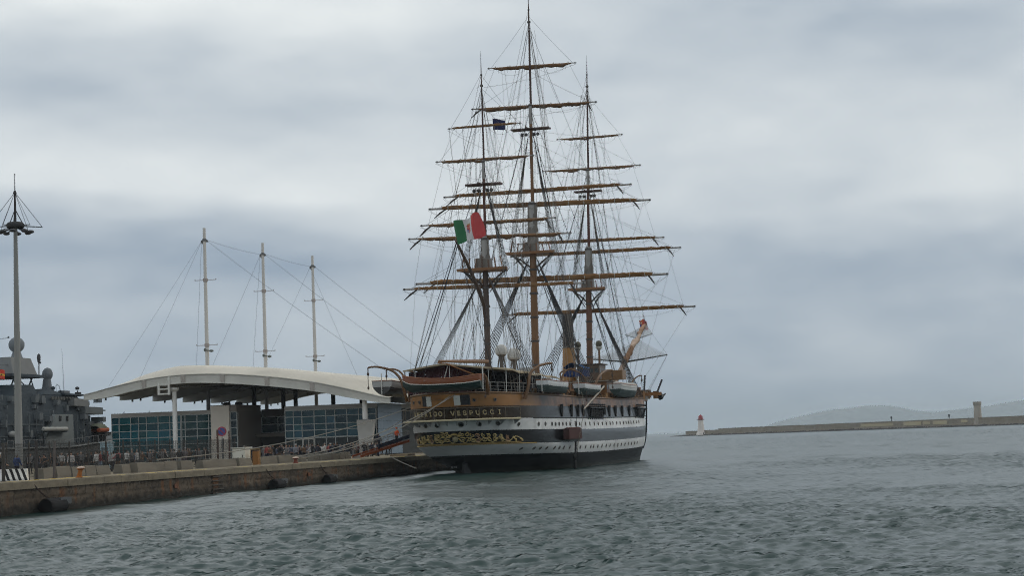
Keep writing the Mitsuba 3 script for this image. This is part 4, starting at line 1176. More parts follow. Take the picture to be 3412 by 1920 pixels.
for i in range(0, len(R), 4):
    m.rod(R[i], R[i] + (0, 0, 1.05), .028, n=5)
m.tube(R + (0, 0, 1.05), .035, 4).tube(R + (0, 0, .7), .015, 4).tube(R + (0, 0, .35), .015, 4)
put('poop_rail', m, 'satin', (0.30, 0.29, 0.27), **SM)

# ------------------------------------------------------------------ masts
class Mast:
    def __init__(self, u, dv, zt):
        self.u, self.dv, self.zt = u, dv, zt

    def at(self, z, du=0.0, dv=0.0):
        return np.array([self.u + du, self.dv * (z - 10) / 40.0 + dv, z])


RED, SPAR, GREYP = (0.050, 0.018, 0.012), (0.175, 0.078, 0.024), (0.30, 0.29, 0.275)
MZ, MM, MF = Mast(9.6, .22, 43.9), Mast(29.7, .55, 55.3), Mast(58.0, 1.05, 52.5)
# deck, top, lower-mast head, crosstrees, topmast head, royal stay band, truck, radii
SPEC = ((MZ, 8, 21.4, 25.0, 30.6, 33.2, 41.2, 43.9, .36, (0.070, 0.045, 0.032)), (MM, 7.5, 24.9, 31.0, 39.6, 42.6, 52.3, 55.3, .47, (0.175, 0.084, 0.028)), (MF, 7.5, 22.6, 28.2, 35.6, 38.6, 49.5, 52.6, .45, (0.13, 0.058, 0.028)))
MK = []
for M_, z0, zt_, zh, zc, zth, zr, ztr, r, lowcol in SPEC:
    mk = put('mast', MB().tube([M_.at(z) for z in np.linspace(z0, zt_, 9)], np.linspace(r, r * .82, 9), 14), 'satin', lowcol, amp=.3, freq=.8, **SM)
    MK.append(mk)
    KP = dict(parent=mk, M=SHIP)
    rk = np.random.default_rng(int(zt_))
    zz_ = np.linspace(zt_ + .15, zh - .2, 14)
    put('canvas_coat', MB().tube([M_.at(z, .2) for z in zz_], np.linspace(r * 1.5, r * 1.05, 14) * rk.uniform(.92, 1.08, 14), 12), 'matte', (0.17, 0.155, 0.14), amp=.8, freq=1.6, **KP)
    put('mast_head', MB().tube([M_.at(z) for z in (zt_, zh)], [r * .92, r * .8], 12), 'satin', GREYP, amp=.3, freq=1.2, **KP)
    put('topmast', MB().tube([M_.at(z, .42) for z in np.linspace(zt_ - .6, zth, 9)], np.linspace(r * .48, r * .36, 9), 10), 'satin', (0.18, 0.084, 0.028) if M_ is MM else (0.095, 0.030, 0.017), amp=.25, **KP)
    put('doubling', MB().tube([M_.at(z, .42) for z in (zc + .6, zth)], [r * .47, r * .42], 10), 'satin', GREYP, amp=.3, freq=1.2, **KP)
    put('topgallant_mast', MB().tube([M_.at(z, .75) for z in (zc - .5, zr - 2, zr, ztr - 1.6, ztr)], [r * .33, r * .25, r * .2, r * .16, r * .08], 9), 'satin', RED, amp=.2, **KP)
    put('truck', MB().rod(M_.at(ztr - .2, .75), M_.at(ztr + (1.2 if M_ is not MM else .4), .75), .03, .018, 5).ball(M_.at(ztr - 1.4, .75), .13, 6), 'satin', (0.06, 0.06, 0.06), **KP)
    # top platform with its rim and posts
    W = {MZ: 2.75, MM: 2.95, MF: 2.5}[M_]
    c = M_.at(zt_)
    m = MB().hexa([(c[0] - 1.4, c[1] - W, zt_ - .12), (c[0] - 1.4, c[1] + W, zt_ - .12), (c[0] + 1.5, c[1] + W * .75, zt_ - .12), (c[0] + 1.5, c[1] - W * .75, zt_ - .12), (c[0] - 1.4, c[1] - W, zt_ + .16), (c[0] - 1.4, c[1] + W, zt_ + .16), (c[0] + 1.5, c[1] + W * .75, zt_ + .16), (c[0] + 1.5, c[1] - W * .75, zt_ + .16)], (0.20, 0.09, 0.03))
    for s_ in (-1, 1):
        m.tube([c + (0, 0, -1.9), c + (0, s_ * W * .5, -.7), c + (-.2, s_ * W * .85, -.1)], [.12, .1, .08], 5, (0.07, 0.05, 0.04))
    put('top_platform', m, 'satin', (0.20, 0.09, 0.03), **KP)
    m = MB()
    for y in np.linspace(-W * .8, W * .8, 7):
        m.rod(c + (-1.2, y, .15), c + (-1.1, y * .9, rng.uniform(.9, 1.6)), .07, n=5, col=np.array((0.15, 0.07, 0.035)) * rng.uniform(.5, 1.5))
    m.box(c + (-.9, -.75, .1), c + (.3, .75, 1.2), (0.16, 0.14, 0.12))
    put('dead_eyes', m, 'satin', (0.1, 0.06, 0.04), **KP)
    c = M_.at(zc, .4)
    m = MB()
    L = {MZ: 1.95, MM: 2.3, MF: 1.8}[M_]
    for du in (-.35, .45):
        m.rod(c + (du, -L, 0), c + (du, L, 0), .13, n=6)
    m.rod(c + (-1.2, -.25, .05), c + (1.2, -.25, .05), .1, n=5).rod(c + (-1.2, .25, .05), c + (1.2, .25, .05), .1, n=5)
    for y in (-.95, -.45, .5, .95):
        m.ball(c + (-.5, y, -.7), .21, 6, (0.03, 0.028, 0.028))
    put('crosstrees', m, 'satin', (0.075, 0.04, 0.03), **KP)
    for z in list(np.linspace(z0 + 1.5, zt_ - 2, 6)) + [zh - .4, zth - .3, zr]:
        m = MB()
        rr = r * 1.02 if z < zt_ else r * (.95 if z < zh else .5 if z < zth else .42)
        m.lathe(M_.at(z, 0 if z < zh else .42 if z < zth else .75), [(rr * .8, 0), (rr * 1.06, .02), (rr * 1.06, .22), (rr * .8, .24)], 10)
        put('iron_band', m, 'satin', (0.06, 0.05, 0.045), **KP)

# ------------------------------------------------------------------ yards with furled sails
YARD = [  # mast, z at mast, left (v, z), right (v, z), radius, sail radius, name
    (MM, (-4.64, 47.3), (6.0, 47.17), .11, .17, 'ragged'), (MM, (-6.79, 42.57), (8.27, 42.36), .14, .19, 'ragged'),
    (MM, (-10.54, 32.28), (11.94, 32.4), .19, .16, 'neat'), (MM, (-12.38, 30.98), (14.06, 30.44), .23, .17, 'neat'), (MM, (-14.28, 22.17), (15.72, 21.74), .26, .19, 'neat'),
    (MZ, (-3.73, 36.93), (4.3, 36.99), .10, .11, 'neat'), (MZ, (-5.2, 33.43), (5.61, 33.44), .12, .13, 'ragged'), (MZ, (-7.13, 26.64), (7.73, 26.64), .14, .12, 'ragged'),
    (MZ, (-8.51, 25.28), (9.28, 24.91), .16, .13, 'ragged'), (MZ, (-9.27, 19.89), (10.49, 19.55), .19, .10, 'neat'),
    (MF, (-3.42, 42.86), (5.5, 42.95), .10, .12, 'ragged'), (MF, (-5.5, 38.72), (7.73, 38.72), .13, .13, 'ragged'), (MF, (-9.31, 29.2), (10.39, 29.0), .17, .14, 'neat'),
    (MF, (-10.23, 27.59), (12.52, 27.55), .19, .15, 'neat'), (MF, (-11.61, 19.86), (14.05, 19.77), .22, .15, 'neat')]
yk = np.random.default_rng(77)
BRACE = math.tan(math.radians(3.0))
YE = []
for M_, (vl, zl_), (vr, zr_), r, rs, style in YARD:
    zc = (zl_ + zr_) / 2
    c = M_.at(zc, .9)
    du = {MM: .35, MZ: .3, MF: .35}[M_] + .55
    A = np.array([M_.u + du + vl * BRACE * 1.0, vl, zl_]); B = np.array([M_.u + du + vr * BRACE, vr, zr_])
    t = np.linspace(0, 1, 17)
    P = A + (B - A) * t[:, None]
    P[:, 2] -= .10 * r / .2 * 4 * t * (1 - t) * .3
    rad = r * (1 - .52 * np.abs(2 * t - 1) ** 1.6)
    yd = put('yard', MB().tube(P, rad, 9), 'satin', (0.215, 0.105, 0.034), amp=.35, freq=.9, **SM)
    YP = dict(parent=yd, M=SHIP)
    L = np.linalg.norm(B - A); e = (B - A) / L
    ea = max(.5, min(1.9, L * .062))
    for p, d in ((A, 1), (B, -1)):
        m = MB()
        m.rod(p + e * d * (-.02), p + e * d * ea, r * .50, r * .62, 8, (0.33, 0.32, 0.31))
        m.lathe(p + e * d * .15, [(r * .5, -.1), (r * .7, -.08), (r * .7, .08), (r * .5, .1)], 6, (0.05, 0.05, 0.05))
        put('yardarm', m, 'satin', (0.33, 0.32, 0.31), **YP)
    n = max(18, int(L * 4.5))
    ts = np.linspace(ea / L * .95, 1 - ea / L * .95, n)
    Q = A + (B - A) * ts[:, None]
    lump = yk.uniform(.75, 1.25, n)
    lump = np.convolve(np.pad(lump, 1, mode='edge'), [.25, .5, .25], 'valid')
    taper = np.clip(np.minimum(ts - ts[0], ts[-1] - ts) * L / 1.4, 0, 1) ** .5
    hang = (yk.uniform(0, 1, n) ** 2) * (.30 if style == 'ragged' else .07)
    hang = np.convolve(np.pad(hang, 2, mode='edge'), np.ones(5) / 5, 'valid') * 1.4
    Q[:, 2] += (r * .75 if style == 'neat' else -r * .25) - hang * taper + yk.normal(0, .012, n)
    Q[:, 0] += -r * .35
    sm_ = MB().tube(Q, rs * lump * (.25 + .75 * taper) * (1 + hang * .7), 9)
    vv_ = sm_.v[0]
    vv_ += (meshkit.noise(vv_ * (6, 4.5, 7), seed=int(L * 10)) - .5)[:, None] * nrm(vv_ - np.repeat(Q, 9, 0)) * rs * .75
    put('furled_sail', sm_, 'matte', (0.205, 0.103, 0.037) if style == 'neat' else (0.115, 0.060, 0.026), amp=.6, freq=2.2, **YP)
    m = MB()
    for x in np.linspace(.09, .91, max(6, int(L / 2.0))):
        if abs(x - .5) > .03:
            p = A + e * L * x
            m.lathe((0, 0, 0), [(.8, 0), (1, 0)], 8) if False else m.tube([p - e * .045 + (0, 0, r * .25), p + e * .045 + (0, 0, r * .25)], r * 1.0 + rs * .35, 8, (0.42, 0.40, 0.36))
    put('gasket', m, 'matte', (0.42, 0.40, 0.36), kind='stuff', **YP)
    # foot ropes, lifts
    m = MB()
    C = A + (B - A) * .5
    for p, d in ((A, 1), (B, -1)):
        q0 = p + e * d * .1
        for t0, t1 in ((0, ea * 1.6 / L), (ea * 1.2 / L, .47)):
            a_, b_ = p + e * d * L * t0, p + e * d * L * t1
            m.rope(a_, b_, .014, min(.85, .28 * L * (t1 - t0)) + .2 * (t0 > 0), 10, 3)
        for x in np.linspace(.12, .42, 4):
            pp = p + e * d * L * x
            m.rod(pp, pp + (0, 0, -.7), .011, n=3, cap=False)
        hz = 3.2 if L > 20 else 2.2 if L > 12 else 4.6
        m.rope(p + e * d * ea * .6, M_.at(zc + hz + .12 * L, .6), .017, .12, 6, 3)
    put('foot_rope', m, 'matte', (0.12, 0.11, 0.10), amp=0, kind='stuff', **YP)
    # a drooping brace pendant with its block
    if L > 14 and style or L > 20:
        for p, d in ((A, 1), (B, -1)):
            m = MB()
            st = p + e * d * ea * 1.25 + (0, 0, -.1)
            en = st + np.array([-1.4, -d * 1.0 * (1 if L > 18 else .8), -1.15])
            m.tube([st, (st + en) / 2 + (0, 0, .08), en], [.085, .11, .05], 5)
            put('brace_pendant', m, 'matte', (0.035, 0.03, 0.028), amp=0, **YP)
    YE.append((M_, A, B, L, zc))

# ------------------------------------------------------------------ standing rigging
BLK, TAN, PALE = (0.022, 0.024, 0.028), (0.16, 0.14, 0.115), (0.30, 0.28, 0.26)
for (M_, z0, zt_, zh, zc, zth, zr, ztr, r, lc), mk, ub in zip(SPEC, MK, ((3.4, 8.2), (23.4, 30.2), (51.0, 58.2))):
    KP = dict(parent=mk, M=SHIP)
    for side in (-1, 1):
        m = MB()
        feet, heads = [], []
        for u in np.linspace(ub[1], ub[0], 7):
            z = float(zl(6, u)) + .1
            f = np.array([u, side * (on_hull(u, z) + (-.2 if M_ is MZ else .3)), z]); h = M_.at(zt_ - .5, -.1, side * r * .9)
            m.rope(f, h, .028 if M_ is MZ else .042, n=5); feet.append(f); heads.append(h)
        put('shroud', m, 'matte', (0.09, 0.09, 0.092) if M_ is MZ else BLK, amp=0, kind='stuff', **KP)
        m = MB()
        L = np.linalg.norm(heads[0] - feet[0])
        for t in np.arange(.9 / L, .93, .42 / L):
            pts = [f + (h - f) * t for f, h in zip(feet, heads)]
            m.tube(pts, .011, 3, cap=False)
        put('ratlines', m, 'matte', (0.18, 0.17, 0.15), amp=0, kind='stuff', **KP)
        # futtock and topmast shrouds with ratlines
        W = {MZ: 2.6, MM: 2.8, MF: 2.35}[M_]
        m = MB(); tp = []
        for du in np.linspace(-1.2, 1.0, 5):
            a = M_.at(zt_ + .2, du, side * W * .92); b = M_.at(zc - .4, .35, side * .25)
            m.rope(a, b, .030, n=4); tp.append((a, b))
            m.rope(M_.at(zt_ - 2.4, .1, side * r), a, .03, n=4)
        for t in np.arange(.05, .9, .42 / (zc - zt_)):
            m.tube([a + (b - a) * t for a, b in tp], .013, 3, cap=False)
        put('topmast_shroud', m, 'matte', (0.05, 0.048, 0.046), amp=0, kind='stuff', **KP)
        m = MB()
        L3 = {MZ: 1.8, MM: 2.1, MF: 1.7}[M_]
        for du in (-.3, .1, .45):
            m.rope(M_.at(zc + .1, du + .4, side * L3), M_.at(zr - .3, .75), .014, n=3)
        put('topgallant_shroud', m, 'matte', (0.16, 0.145, 0.14), amp=0, kind='stuff', **KP)
        # backstays to the rail abaft
        m = MB()
        for k_, (zz, du) in enumerate(((zth - .4, -.8), (zth - .4, -1.6), (zr - .2, -2.6), (zr - .4, -3.4), (zc - .2, -4.0), (ztr - 1.6, -4.6))):
            u = ub[0] + du
            z = float(zl(6, u)) if u > -4 else 8.2
            b = (on_hull(max(u, -3.2), z) + .25) if u > -3.5 else 4.8
            m.rope((u, side * b, z), M_.at(zz, .5), .030 if k_ < 2 else .018, n=4, col=BLK if k_ < 3 else TAN)
        put('backstay', m, 'matte', BLK, amp=0, kind='stuff', **KP)
    # gear running down along the mast: halyards, buntlines, clewlines
    gk = np.random.default_rng(int(M_.u * 10))
    m = MB()
    zs = sorted([y[4] for y in YE if y[0] is M_])
    for i in range(34):
        side = gk.choice([-1, 1])
        z1 = gk.choice([zt_, zh, zc, zc, zth, zr - 1, *zs])
        y1 = side * gk.uniform(.2, 1.1) if z1 not in zs else side * gk.uniform(.4, 4.0)
        zlow = gk.choice([zt_ + .2, 8.6, 8.6, 8.6, *zs[:2]])
        if z1 - zlow < 3:
            zlow = 8.6
        y0 = side * gk.uniform(.4, 2.2) if zlow > 10 else side * gk.uniform(.6, 5.6)
        m.rope(M_.at(z1, gk.uniform(-.2, .9), y1), M_.at(zlow, gk.uniform(-1.5, 1.0), y0), gk.choice([.015, .02, .026]), gk.uniform(0, .1), 6, 3, PALE if gk.random() < .55 else TAN)
    put('halyard', m, 'matte', PALE, amp=0, kind='stuff', **KP)
    m = MB()
    for (a, b) in zip(zs[:-1], zs[1:]):
        ya = [y for y in YE if y[0] is M_ and y[4] == a][0]; yb = [y for y in YE if y[0] is M_ and y[4] == b][0]
        for t in (.06, .3, .42, .58, .70, .94):
            pa = ya[1] + (ya[2] - ya[1]) * t
            if t in (.06, .94):
                pb = yb[1] + (yb[2] - yb[1]) * (.5 + (t - .5) * .95)
                m.rope(pb, pa, .016, .05, 5, 3)
            else:
                pb = yb[1] + (yb[2] - yb[1]) * (.5 + (t - .5) * .6)
                m.rope(pb, pa, .014, .08, 5, 3)
    put('sheet_rope', m, 'matte', (0.20, 0.185, 0.17), amp=0, kind='stuff', **KP)

# fore-and-aft stays and braces between the masts
m = MB()
fw = lambda a, b, r=.028, c=BLK, s_=.15: m.rope(a, b, r, s_, 8, 4, c)
BS0, BS1 = np.array([71.0, 0.0, 9.9]), np.array([97.3, .15, 20.0])
bs = lambda t: BS0 + (BS1 - BS0) * t
fw(MM.at(24.5), (57.0, 0.6, 8.6), .05); fw(MM.at(24.5), (57.0, -.6, 8.6), .05)
fw(MM.at(39.5, .4), MF.at(22.6), .035); fw(MM.at(42.0, .6), MF.at(27.8)); fw(MM.at(52, .7), MF.at(38.3), .022)
fw(MZ.at(21.2), (28.6, .5, 8.6), .045); fw(MZ.at(30.5, .4), MM.at(22.0), .03); fw(MZ.at(33, .6), MM.at(24.8), .025); fw(MZ.at(41, .7), MM.at(39.5), .018)
fw(MF.at(22.2), bs(.12), .05); fw(MF.at(22.2), bs(.16), .05); fw(MF.at(35.4, .4), bs(.55), .03); fw(MF.at(38.4, .5), bs(.75), .03); fw(MF.at(46, .7), bs(.9), .02); fw(MF.at(49.5, .7), bs(1.0), .02)
put('stay', m, 'matte', BLK, amp=0, kind='stuff', **SM)
m = MB()
for M_, A, B, L, z in YE:
    for p, side in ((A, -1), (B, 1)):
        if M_ is MZ:
            tgt = MM.at(min(z + 1.5, 50) - 3, -.2, side * .4)
        elif M_ is MM:
            tgt = MZ.at(min(max(z - 5, 20.5), 41), .2, side * .4) if z > 25 else np.array([-1.5, side * 5.2, 9.0])
        else:
            tgt = MM.at(min(max(z - 3.5, 22), 50), .3, side * .4)
        m.rope(p + np.array([-.2, 0, -.2]), tgt, .017, .35, 8, 3, TAN)
        if L > 20:
            u = M_.u - 7; m.rope(p + np.array([0, -side * .9, -.3]), (u, side * 7.4, 9.0), .017, .2, 6, 3, TAN)
put('brace', m, 'matte', TAN, amp=0, kind='stuff', **SM)

# gaff with the ensign halyards, and the lower shroud-like vangs
put('gaff', MB().tube([(8.9, .1, 16.0), (8.7, .05, 17.6), (7.6, 0, 18.7), (4.2, -.1, 21.2), (.6, -.35, 23.7)], [.2, .22, .22, .18, .12], 9), 'satin', (0.085, 0.055, 0.04), amp=.3, **SM)
m = MB()
for side in (-1, 1):
    m.rope((.7, -.35, 23.6), (-3.6, side * 4.6, 8.6), .035, .1, 6, 4, BLK).rope((4.2, -.1, 21.2), (-1.0, side * 5.4, 8.6), .022, .1, 6, 4)
m.rope((.7, -.35, 23.6), (-3.9, -3.2, 8.6), .03, .1, 6, 4, BLK)
put('vang', m, 'matte', BLK, amp=0, kind='stuff', **SM)
put('boom', MB().tube([(9.0, .1, 11.7), (2.0, -.2, 11.5), (-4.5, -1.0, 11.35)], [.2, .19, .12], 8), 'satin', SPAR, **SM)

# bowsprit with jib boom, furled jibs, spreaders and nets
put('bowsprit', MB().tube([bs(t) for t in np.linspace(0, 1, 9)], np.interp(np.linspace(0, 1, 9), [0, .45, .5, 1], [.42, .36, .22, .12]), 10), 'satin', (0.17, 0.085, 0.04), amp=.25, **SM)
k2 = np.random.default_rng(5)
for a, b, rr_, cc_ in ((.33, .60, .40, (0.17, 0.09, 0.045)), (.56, .80, .36, (0.40, 0.30, 0.23)), (.76, .97, .28, (0.30, 0.19, 0.13))):
    t = np.linspace(a, b, 22)
    P = np.array([bs(x) + (0, k2.normal(0, .07), .30 + .14 * math.sin(23 * x)) for x in t])
    jm = MB().tube(P, rr_ * np.sin(np.linspace(.3, PI - .25, 22)) ** .6 * k2.uniform(.7, 1.3, 22), 9)
    jm.v[0] += (meshkit.noise(jm.v[0] * 3.5, seed=3) - .5)[:, None] * .25
    put('furled_jib', jm, 'matte', cc_, amp=.6, freq=1.5, **SM)
SR_, SL_, SRu, SLu = np.array([82, 6.0, 14.6]), np.array([82, -5.3, 14.5]), np.array([91, 2.3, 18.2]), np.array([91, -1.9, 18.2])
hub, hub2 = bs(.42), bs(.76)
put('spreader', MB().rod(hub + (-.3, 0, -.3), SR_, .14, .07, 7).rod(hub + (-.3, 0, -.3), SL_, .14, .07, 7).rod(hub2, SRu, .06, .04, 6).rod(hub2, SLu, .06, .04, 6), 'satin', (0.035, 0.03, 0.027), **SM)
m = MB()


def net(a, b, c, n=26, sag=.35):
    for i in range(n + 1):
        t = i / n
        for p, q in ((a + (b - a) * t, a + (c - a) * t), (b + (a - b) * t, b + (c - b) * t), (c + (a - c) * t, c + (b - c) * t)):
            m.rope(p, q, .016, sag * t, 5, 3)


net(hub, SR_ + (0, 0, .0), bs(.75)); net(hub, SL_, bs(.72)); net(hub2, SRu, bs(1.0), 18, .15); net(hub2, SLu, bs(1.0), 18, .15)
net(hub + (-.5, 0, -.2), SR_, np.array([75.5, 2.2, 10.5]), 14, .2) if False else None
put('safety_net', m, 'matte', (0.46, 0.47, 0.48), amp=0, kind='stuff', **SM)
m = MB()
for p, q, r_ in ((SR_, (70, 5.2, 9), .02), (SL_, (70, -5.2, 9), .02), (SR_, bs(1.0), .02), (SL_, bs(1.0), .02), (bs(1.0), (75.5, 0, 4), .03), (bs(.6), (75, 0, 2.5), .03), (SR_, (74, 2.5, 5.5), .02), (SR_, (75.6, .6, 4.0), .02)):
    m.rope(np.asarray(p, float), np.asarray(q, float), r_, .1, 6, 3)
put('bowsprit_guy', m, 'matte', (0.10, 0.10, 0.11), amp=0, kind='stuff', **SM)

# forecastle gear, cathead, anchor, bow fender line
z_ = 8.9
m = MB().box((64, -5, 7.9), (71, 5, 8.6), (0.16, 0.08, 0.03))
for i in range(24):
    u, v = rng.uniform(60, 71), rng.uniform(-5.0, 6.0)
    m.box((u, v, 8.3), (u + rng.uniform(.3, 1.2), v + rng.uniform(.2, .8), 8.8 + rng.uniform(0, .9)), np.array((0.10, 0.055, 0.03)) * rng.uniform(.3, 1.8))
put('forecastle_gear', m, 'satin', (0.12, 0.06, 0.03), amp=.3, kind='stuff', **SM)
put('cathead', MB().box((64.0, 5.0, 8.5), (64.6, 8.2, 8.95), (0.25, 0.11, 0.035)).rod((64.2, 7.6, 8.8), (64.6, 8.3, 10.6), .13, n=7, col=(0.03, 0.03, 0.035)).rod((62.5, 6.2, 8.8), (62.7, 6.4, 11.2), .13, n=7, col=(0.03, 0.03, 0.035)), 'satin', (0.25, 0.11, 0.035), **SM)
an = put('anchor', MB().rod((64.8, 7.5, 9.0), (64.8, 7.9, 8.2), .13, n=6).tube([(64.3, 8.3, 8.7), (64.5, 7.9, 8.25), (64.8, 7.9, 8.12), (65.3, 8.0, 8.3), (65.7, 8.5, 8.75)], [.08, .22, .25, .22, .08], 7).ball((64.9, 8.0, 8.3), (.5, .35, .35), 7), 'satin', (0.012, 0.012, 0.013), **SM)
pts = [(66.5, on_hull(66.5, z) + .25, z) for z in np.linspace(7.9, 1.6, 16)]
put('bow_rope_fender', MB().tube(pts, .11, 7), 'matte', (0.02, 0.024, 0.03), **SM)
# ------------------------------------------------------------------ boats in their davits, davits, flags
def ship_boat(key, o, L, W, H, axis, side_c, bot_c, rail_c, in_c, line_c=None, square=True, sheer=.12, M=SHIP, cover=None):
    """A pulling boat: transom at o, running along axis (unit, in ship coordinates); parts: bottom, side, gunwale, transom, thwarts."""
    ax = nrm(np.asarray(axis, float)); ay = np.array([-ax[1], ax[0], 0]); o = np.asarray(o, float)
    at = lambda x, y, z: o + ax * x + ay * y + np.array([0, 0, z])
    t = np.linspace(0, 1, 18)
    b = W / 2 * np.where(t < .45, .72 + .28 * np.sin(t / .45 * PI / 2), np.clip(1 - (np.maximum(t - .45, 0) / .55) ** 2.6, 0.01, 1))
    top = H * (1 + sheer * (2 * t - .9) ** 2)
    keel = np.where(t > .85, H * .55 * ((t - .85) / .15) ** 2, 0) + .12 * H * (1 - np.clip(t / .2, 0, 1)) ** 2
    zw = keel + (top - keel) * .56

    def ring(i, lo, hi, n):
        y = []
        for s_ in np.linspace(lo, hi, n):
            h = math.sin(s_ * PI / 2)
            y.append((b[i] * (math.sin(min(s_ * 1.15, 1) * PI / 2) ** .75), keel[i] + (top[i] - keel[i]) * s_ ** 1.25))
        return y
    sp = .62
    for lo, hi, nm, c in ((0, sp, 'bottom', bot_c), (sp, 1, 'side', side_c)):
        m = MB()
        for s_ in (-1, 1):
            m.grid([[at(L * t[i], s_ * y, z) for y, z in ring(i, lo, hi, 7)] for i in range(18)])
        put(nm, m, 'satin', c, parent=key, M=M, amp=.15)
    m = MB()
    for lo, hi, c in ((0, sp, bot_c), (sp, 1, side_c)):
        r = ring(0, lo, hi, 7)
        m.grid([[at(0, y * s_, z) for s_ in (-1, 1)] for y, z in r], c)
    put('transom', m, 'satin', side_c, parent=key, M=M, amp=.1)
    m = MB()
    for s_ in (-1, 1):
        m.tube([at(L * t[i], s_ * b[i], top[i]) for i in range(18)], .055, 5)
        if line_c is not None:
            pass
    m.rod(at(0, -b[0], top[0]), at(0, b[0], top[0]), .05)
    put('gunwale', m, 'satin', rail_c, parent=key, M=M)
    if line_c is not None:
        m = MB()
        for s_ in (-1, 1):
            m.tube([at(L * t[i], s_ * (ring(i, sp, 1, 7)[0][0] + .02), ring(i, sp, 1, 7)[0][1]) for i in range(18)], .045, 5)
        put('white_line', m, 'satin', line_c, parent=key, M=M)
    m = MB()
    for x in (.15, .32, .5, .68):
        i = int(x * 17)
        m.hexa([at(L * x - .12, -b[i], top[i] - .25), at(L * x + .12, -b[i], top[i] - .25), at(L * x + .12, b[i], top[i] - .25), at(L * x - .12, b[i], top[i] - .25)] + [at(L * x - .12, -b[i], top[i] - .2), at(L * x + .12, -b[i], top[i] - .2), at(L * x + .12, b[i], top[i] - .2), at(L * x - .12, b[i], top[i] - .2)])
    put('thwart', m, 'satin', in_c, parent=key, M=M)
    if cover is not None:
        P = []
        for i in range(18):
            P.append([at(L * t[i], y * (b[i] + .07), top[i] + (.34 if 1 < i < 16 else .05) * (1 - abs(y) ** 1.6) - (.30 if abs(y) > .99 else 0)) for y in np.linspace(-1, 1, 11)])
        put('cover', MB().grid(P), 'matte', cover, parent=key, M=M, amp=.25)
    else:
        put('rudder', MB().box((0, 0, 0), (0, 0, 0)) if False else MB().hexa([at(-.14, -.03, .1), at(-.02, -.03, .1), at(-.02, .03, .1), at(-.14, .03, .1), at(-.14, -.04, top[0] + .75), at(-.04, -.04, top[0] + .75), at(-.04, .04, top[0] + .75), at(-.14, .04, top[0] + .75)]), 'satin', (0.55, 0.54, 0.50), parent=key, M=M)


GRN, WHT, VAR = (0.012, 0.030, 0.027), (0.52, 0.53, 0.53), (0.19, 0.058, 0.022)
k = thing('ship_boat', 'varnished brown boat with white line and dark green bottom slung across the ship stern', 'boat')
ship_boat(k, (-6.0, 3.75, 8.3), 8.1, 2.3, 1.25, (0, -1, 0), VAR, GRN, (0.25, 0.09, 0.035), (0.2, 0.1, 0.05), (0.55, 0.54, 0.50), sheer=.30)
k = thing('ship_boat', 'grey white boat with dark bottom hanging over the quay side of the sailing ship', 'boat')
ship_boat(k, (1.0, -8.9, 8.3), 9.0, 2.9, 1.45, (1, -.05, 0), (0.33, 0.33, 0.32), (0.035, 0.033, 0.033), (0.20, 0.06, 0.03), (0.2, 0.1, 0.05))
k = thing('ship_boat', 'white boat with a dark green bottom on the starboard side, aftmost of the three', 'boat')
ship_boat(k, (2.6, 7.55, 8.05), 11.0, 1.75, 1.15, (1, .0, 0), WHT, GRN, (0.24, 0.08, 0.035), (0.2, 0.1, 0.05))
k = thing('ship_boat', 'white boat with a dark green bottom on the starboard side, second from aft', 'boat')
ship_boat(k, (18.3, 7.7, 7.95), 10.2, 1.9, 1.2, (1, .0, 0), WHT, GRN, (0.24, 0.08, 0.035), (0.2, 0.1, 0.05))
k = thing('ship_boat', 'white boat under a grey cover on the starboard side, nearest the bow', 'boat')
ship_boat(k, (37.5, 7.65, 8.0), 12.0, 2.1, 1.45, (1, .0, 0), (0.46, 0.47, 0.46), GRN, (0.24, 0.08, 0.035), (0.2, 0.1, 0.05), cover=(0.33, 0.32, 0.30))

DAV = (0.125, 0.058, 0.019)


def davit(pts, r, lab=None, blocks=True):
    p = np.asarray(pts, float)
    tt = np.linspace(0, len(p) - 1, 22)
    import scipy.interpolate as si
    c = si.PchipInterpolator(np.arange(len(p)), p)(tt)
    d = put('davit', MB().tube(c, np.linspace(r, r * .55, 22) * .66, 8), 'satin', DAV, amp=.3, **SM)
    e = c[-1]
    m = MB()
    for off in (0.0,):
        m.rod(e, e + (0, 0, -.45), .06, n=5).ball(e + (0, 0, -.6), (.12, .12, .2), 6)
        for a in (-.06, .06):
            m.rope(e + (a, 0, -.5), e + (a, 0, -1.9), .02)
        m.ball(e + (0, 0, -2.0), (.11, .11, .18), 6)
    put('fall', m, 'matte', (0.09, 0.065, 0.05), parent=d, M=SHIP)


# stern pair (seen against the port side), port pair, starboard ones
davit([(-2.0, -5.3, 7.6), (-2.6, -5.5, 9.4), (-2.6, -6.6, 10.75), (-2.4, -8.4, 11.2), (-2.3, -9.2, 11.1)], .24)
davit([(1.5, -6.2, 7.6), (1.8, -6.5, 9.6), (2.2, -7.5, 10.9), (2.4, -8.3, 11.1), (2.5, -8.9, 11.0)], .20)
davit([(8.8, -6.9, 7.6), (8.8, -7.2, 9.8), (8.8, -8.0, 10.9), (8.8, -9.0, 11.1)], .20)
davit([(-4.6, 3.9, 7.9), (-5.2, 4.0, 9.2), (-5.5, 3.9, 9.7)], .32)
davit([(1.0, 6.1, 7.4), (1.2, 6.5, 8.8), (1.6, 6.6, 9.9), (3.0, 7.4, 10.8), (4.3, 8.2, 11.0)], .30)
davit([(12.5, 7.0, 7.4), (12.5, 7.1, 9.2), (13.0, 7.4, 10.3), (13.6, 8.1, 10.7)], .22)
davit([(17.0, 6.9, 8.2), (17.2, 5.9, 10.3), (17.8, 6.8, 10.75), (18.6, 7.9, 10.3), (19.2, 8.3, 9.4)], .16)
davit([(28.5, 7.0, 7.4), (28.5, 7.2, 9.0), (29.5, 7.5, 10.2), (32.5, 7.8, 11.0), (34.5, 8.0, 11.1)], .26)
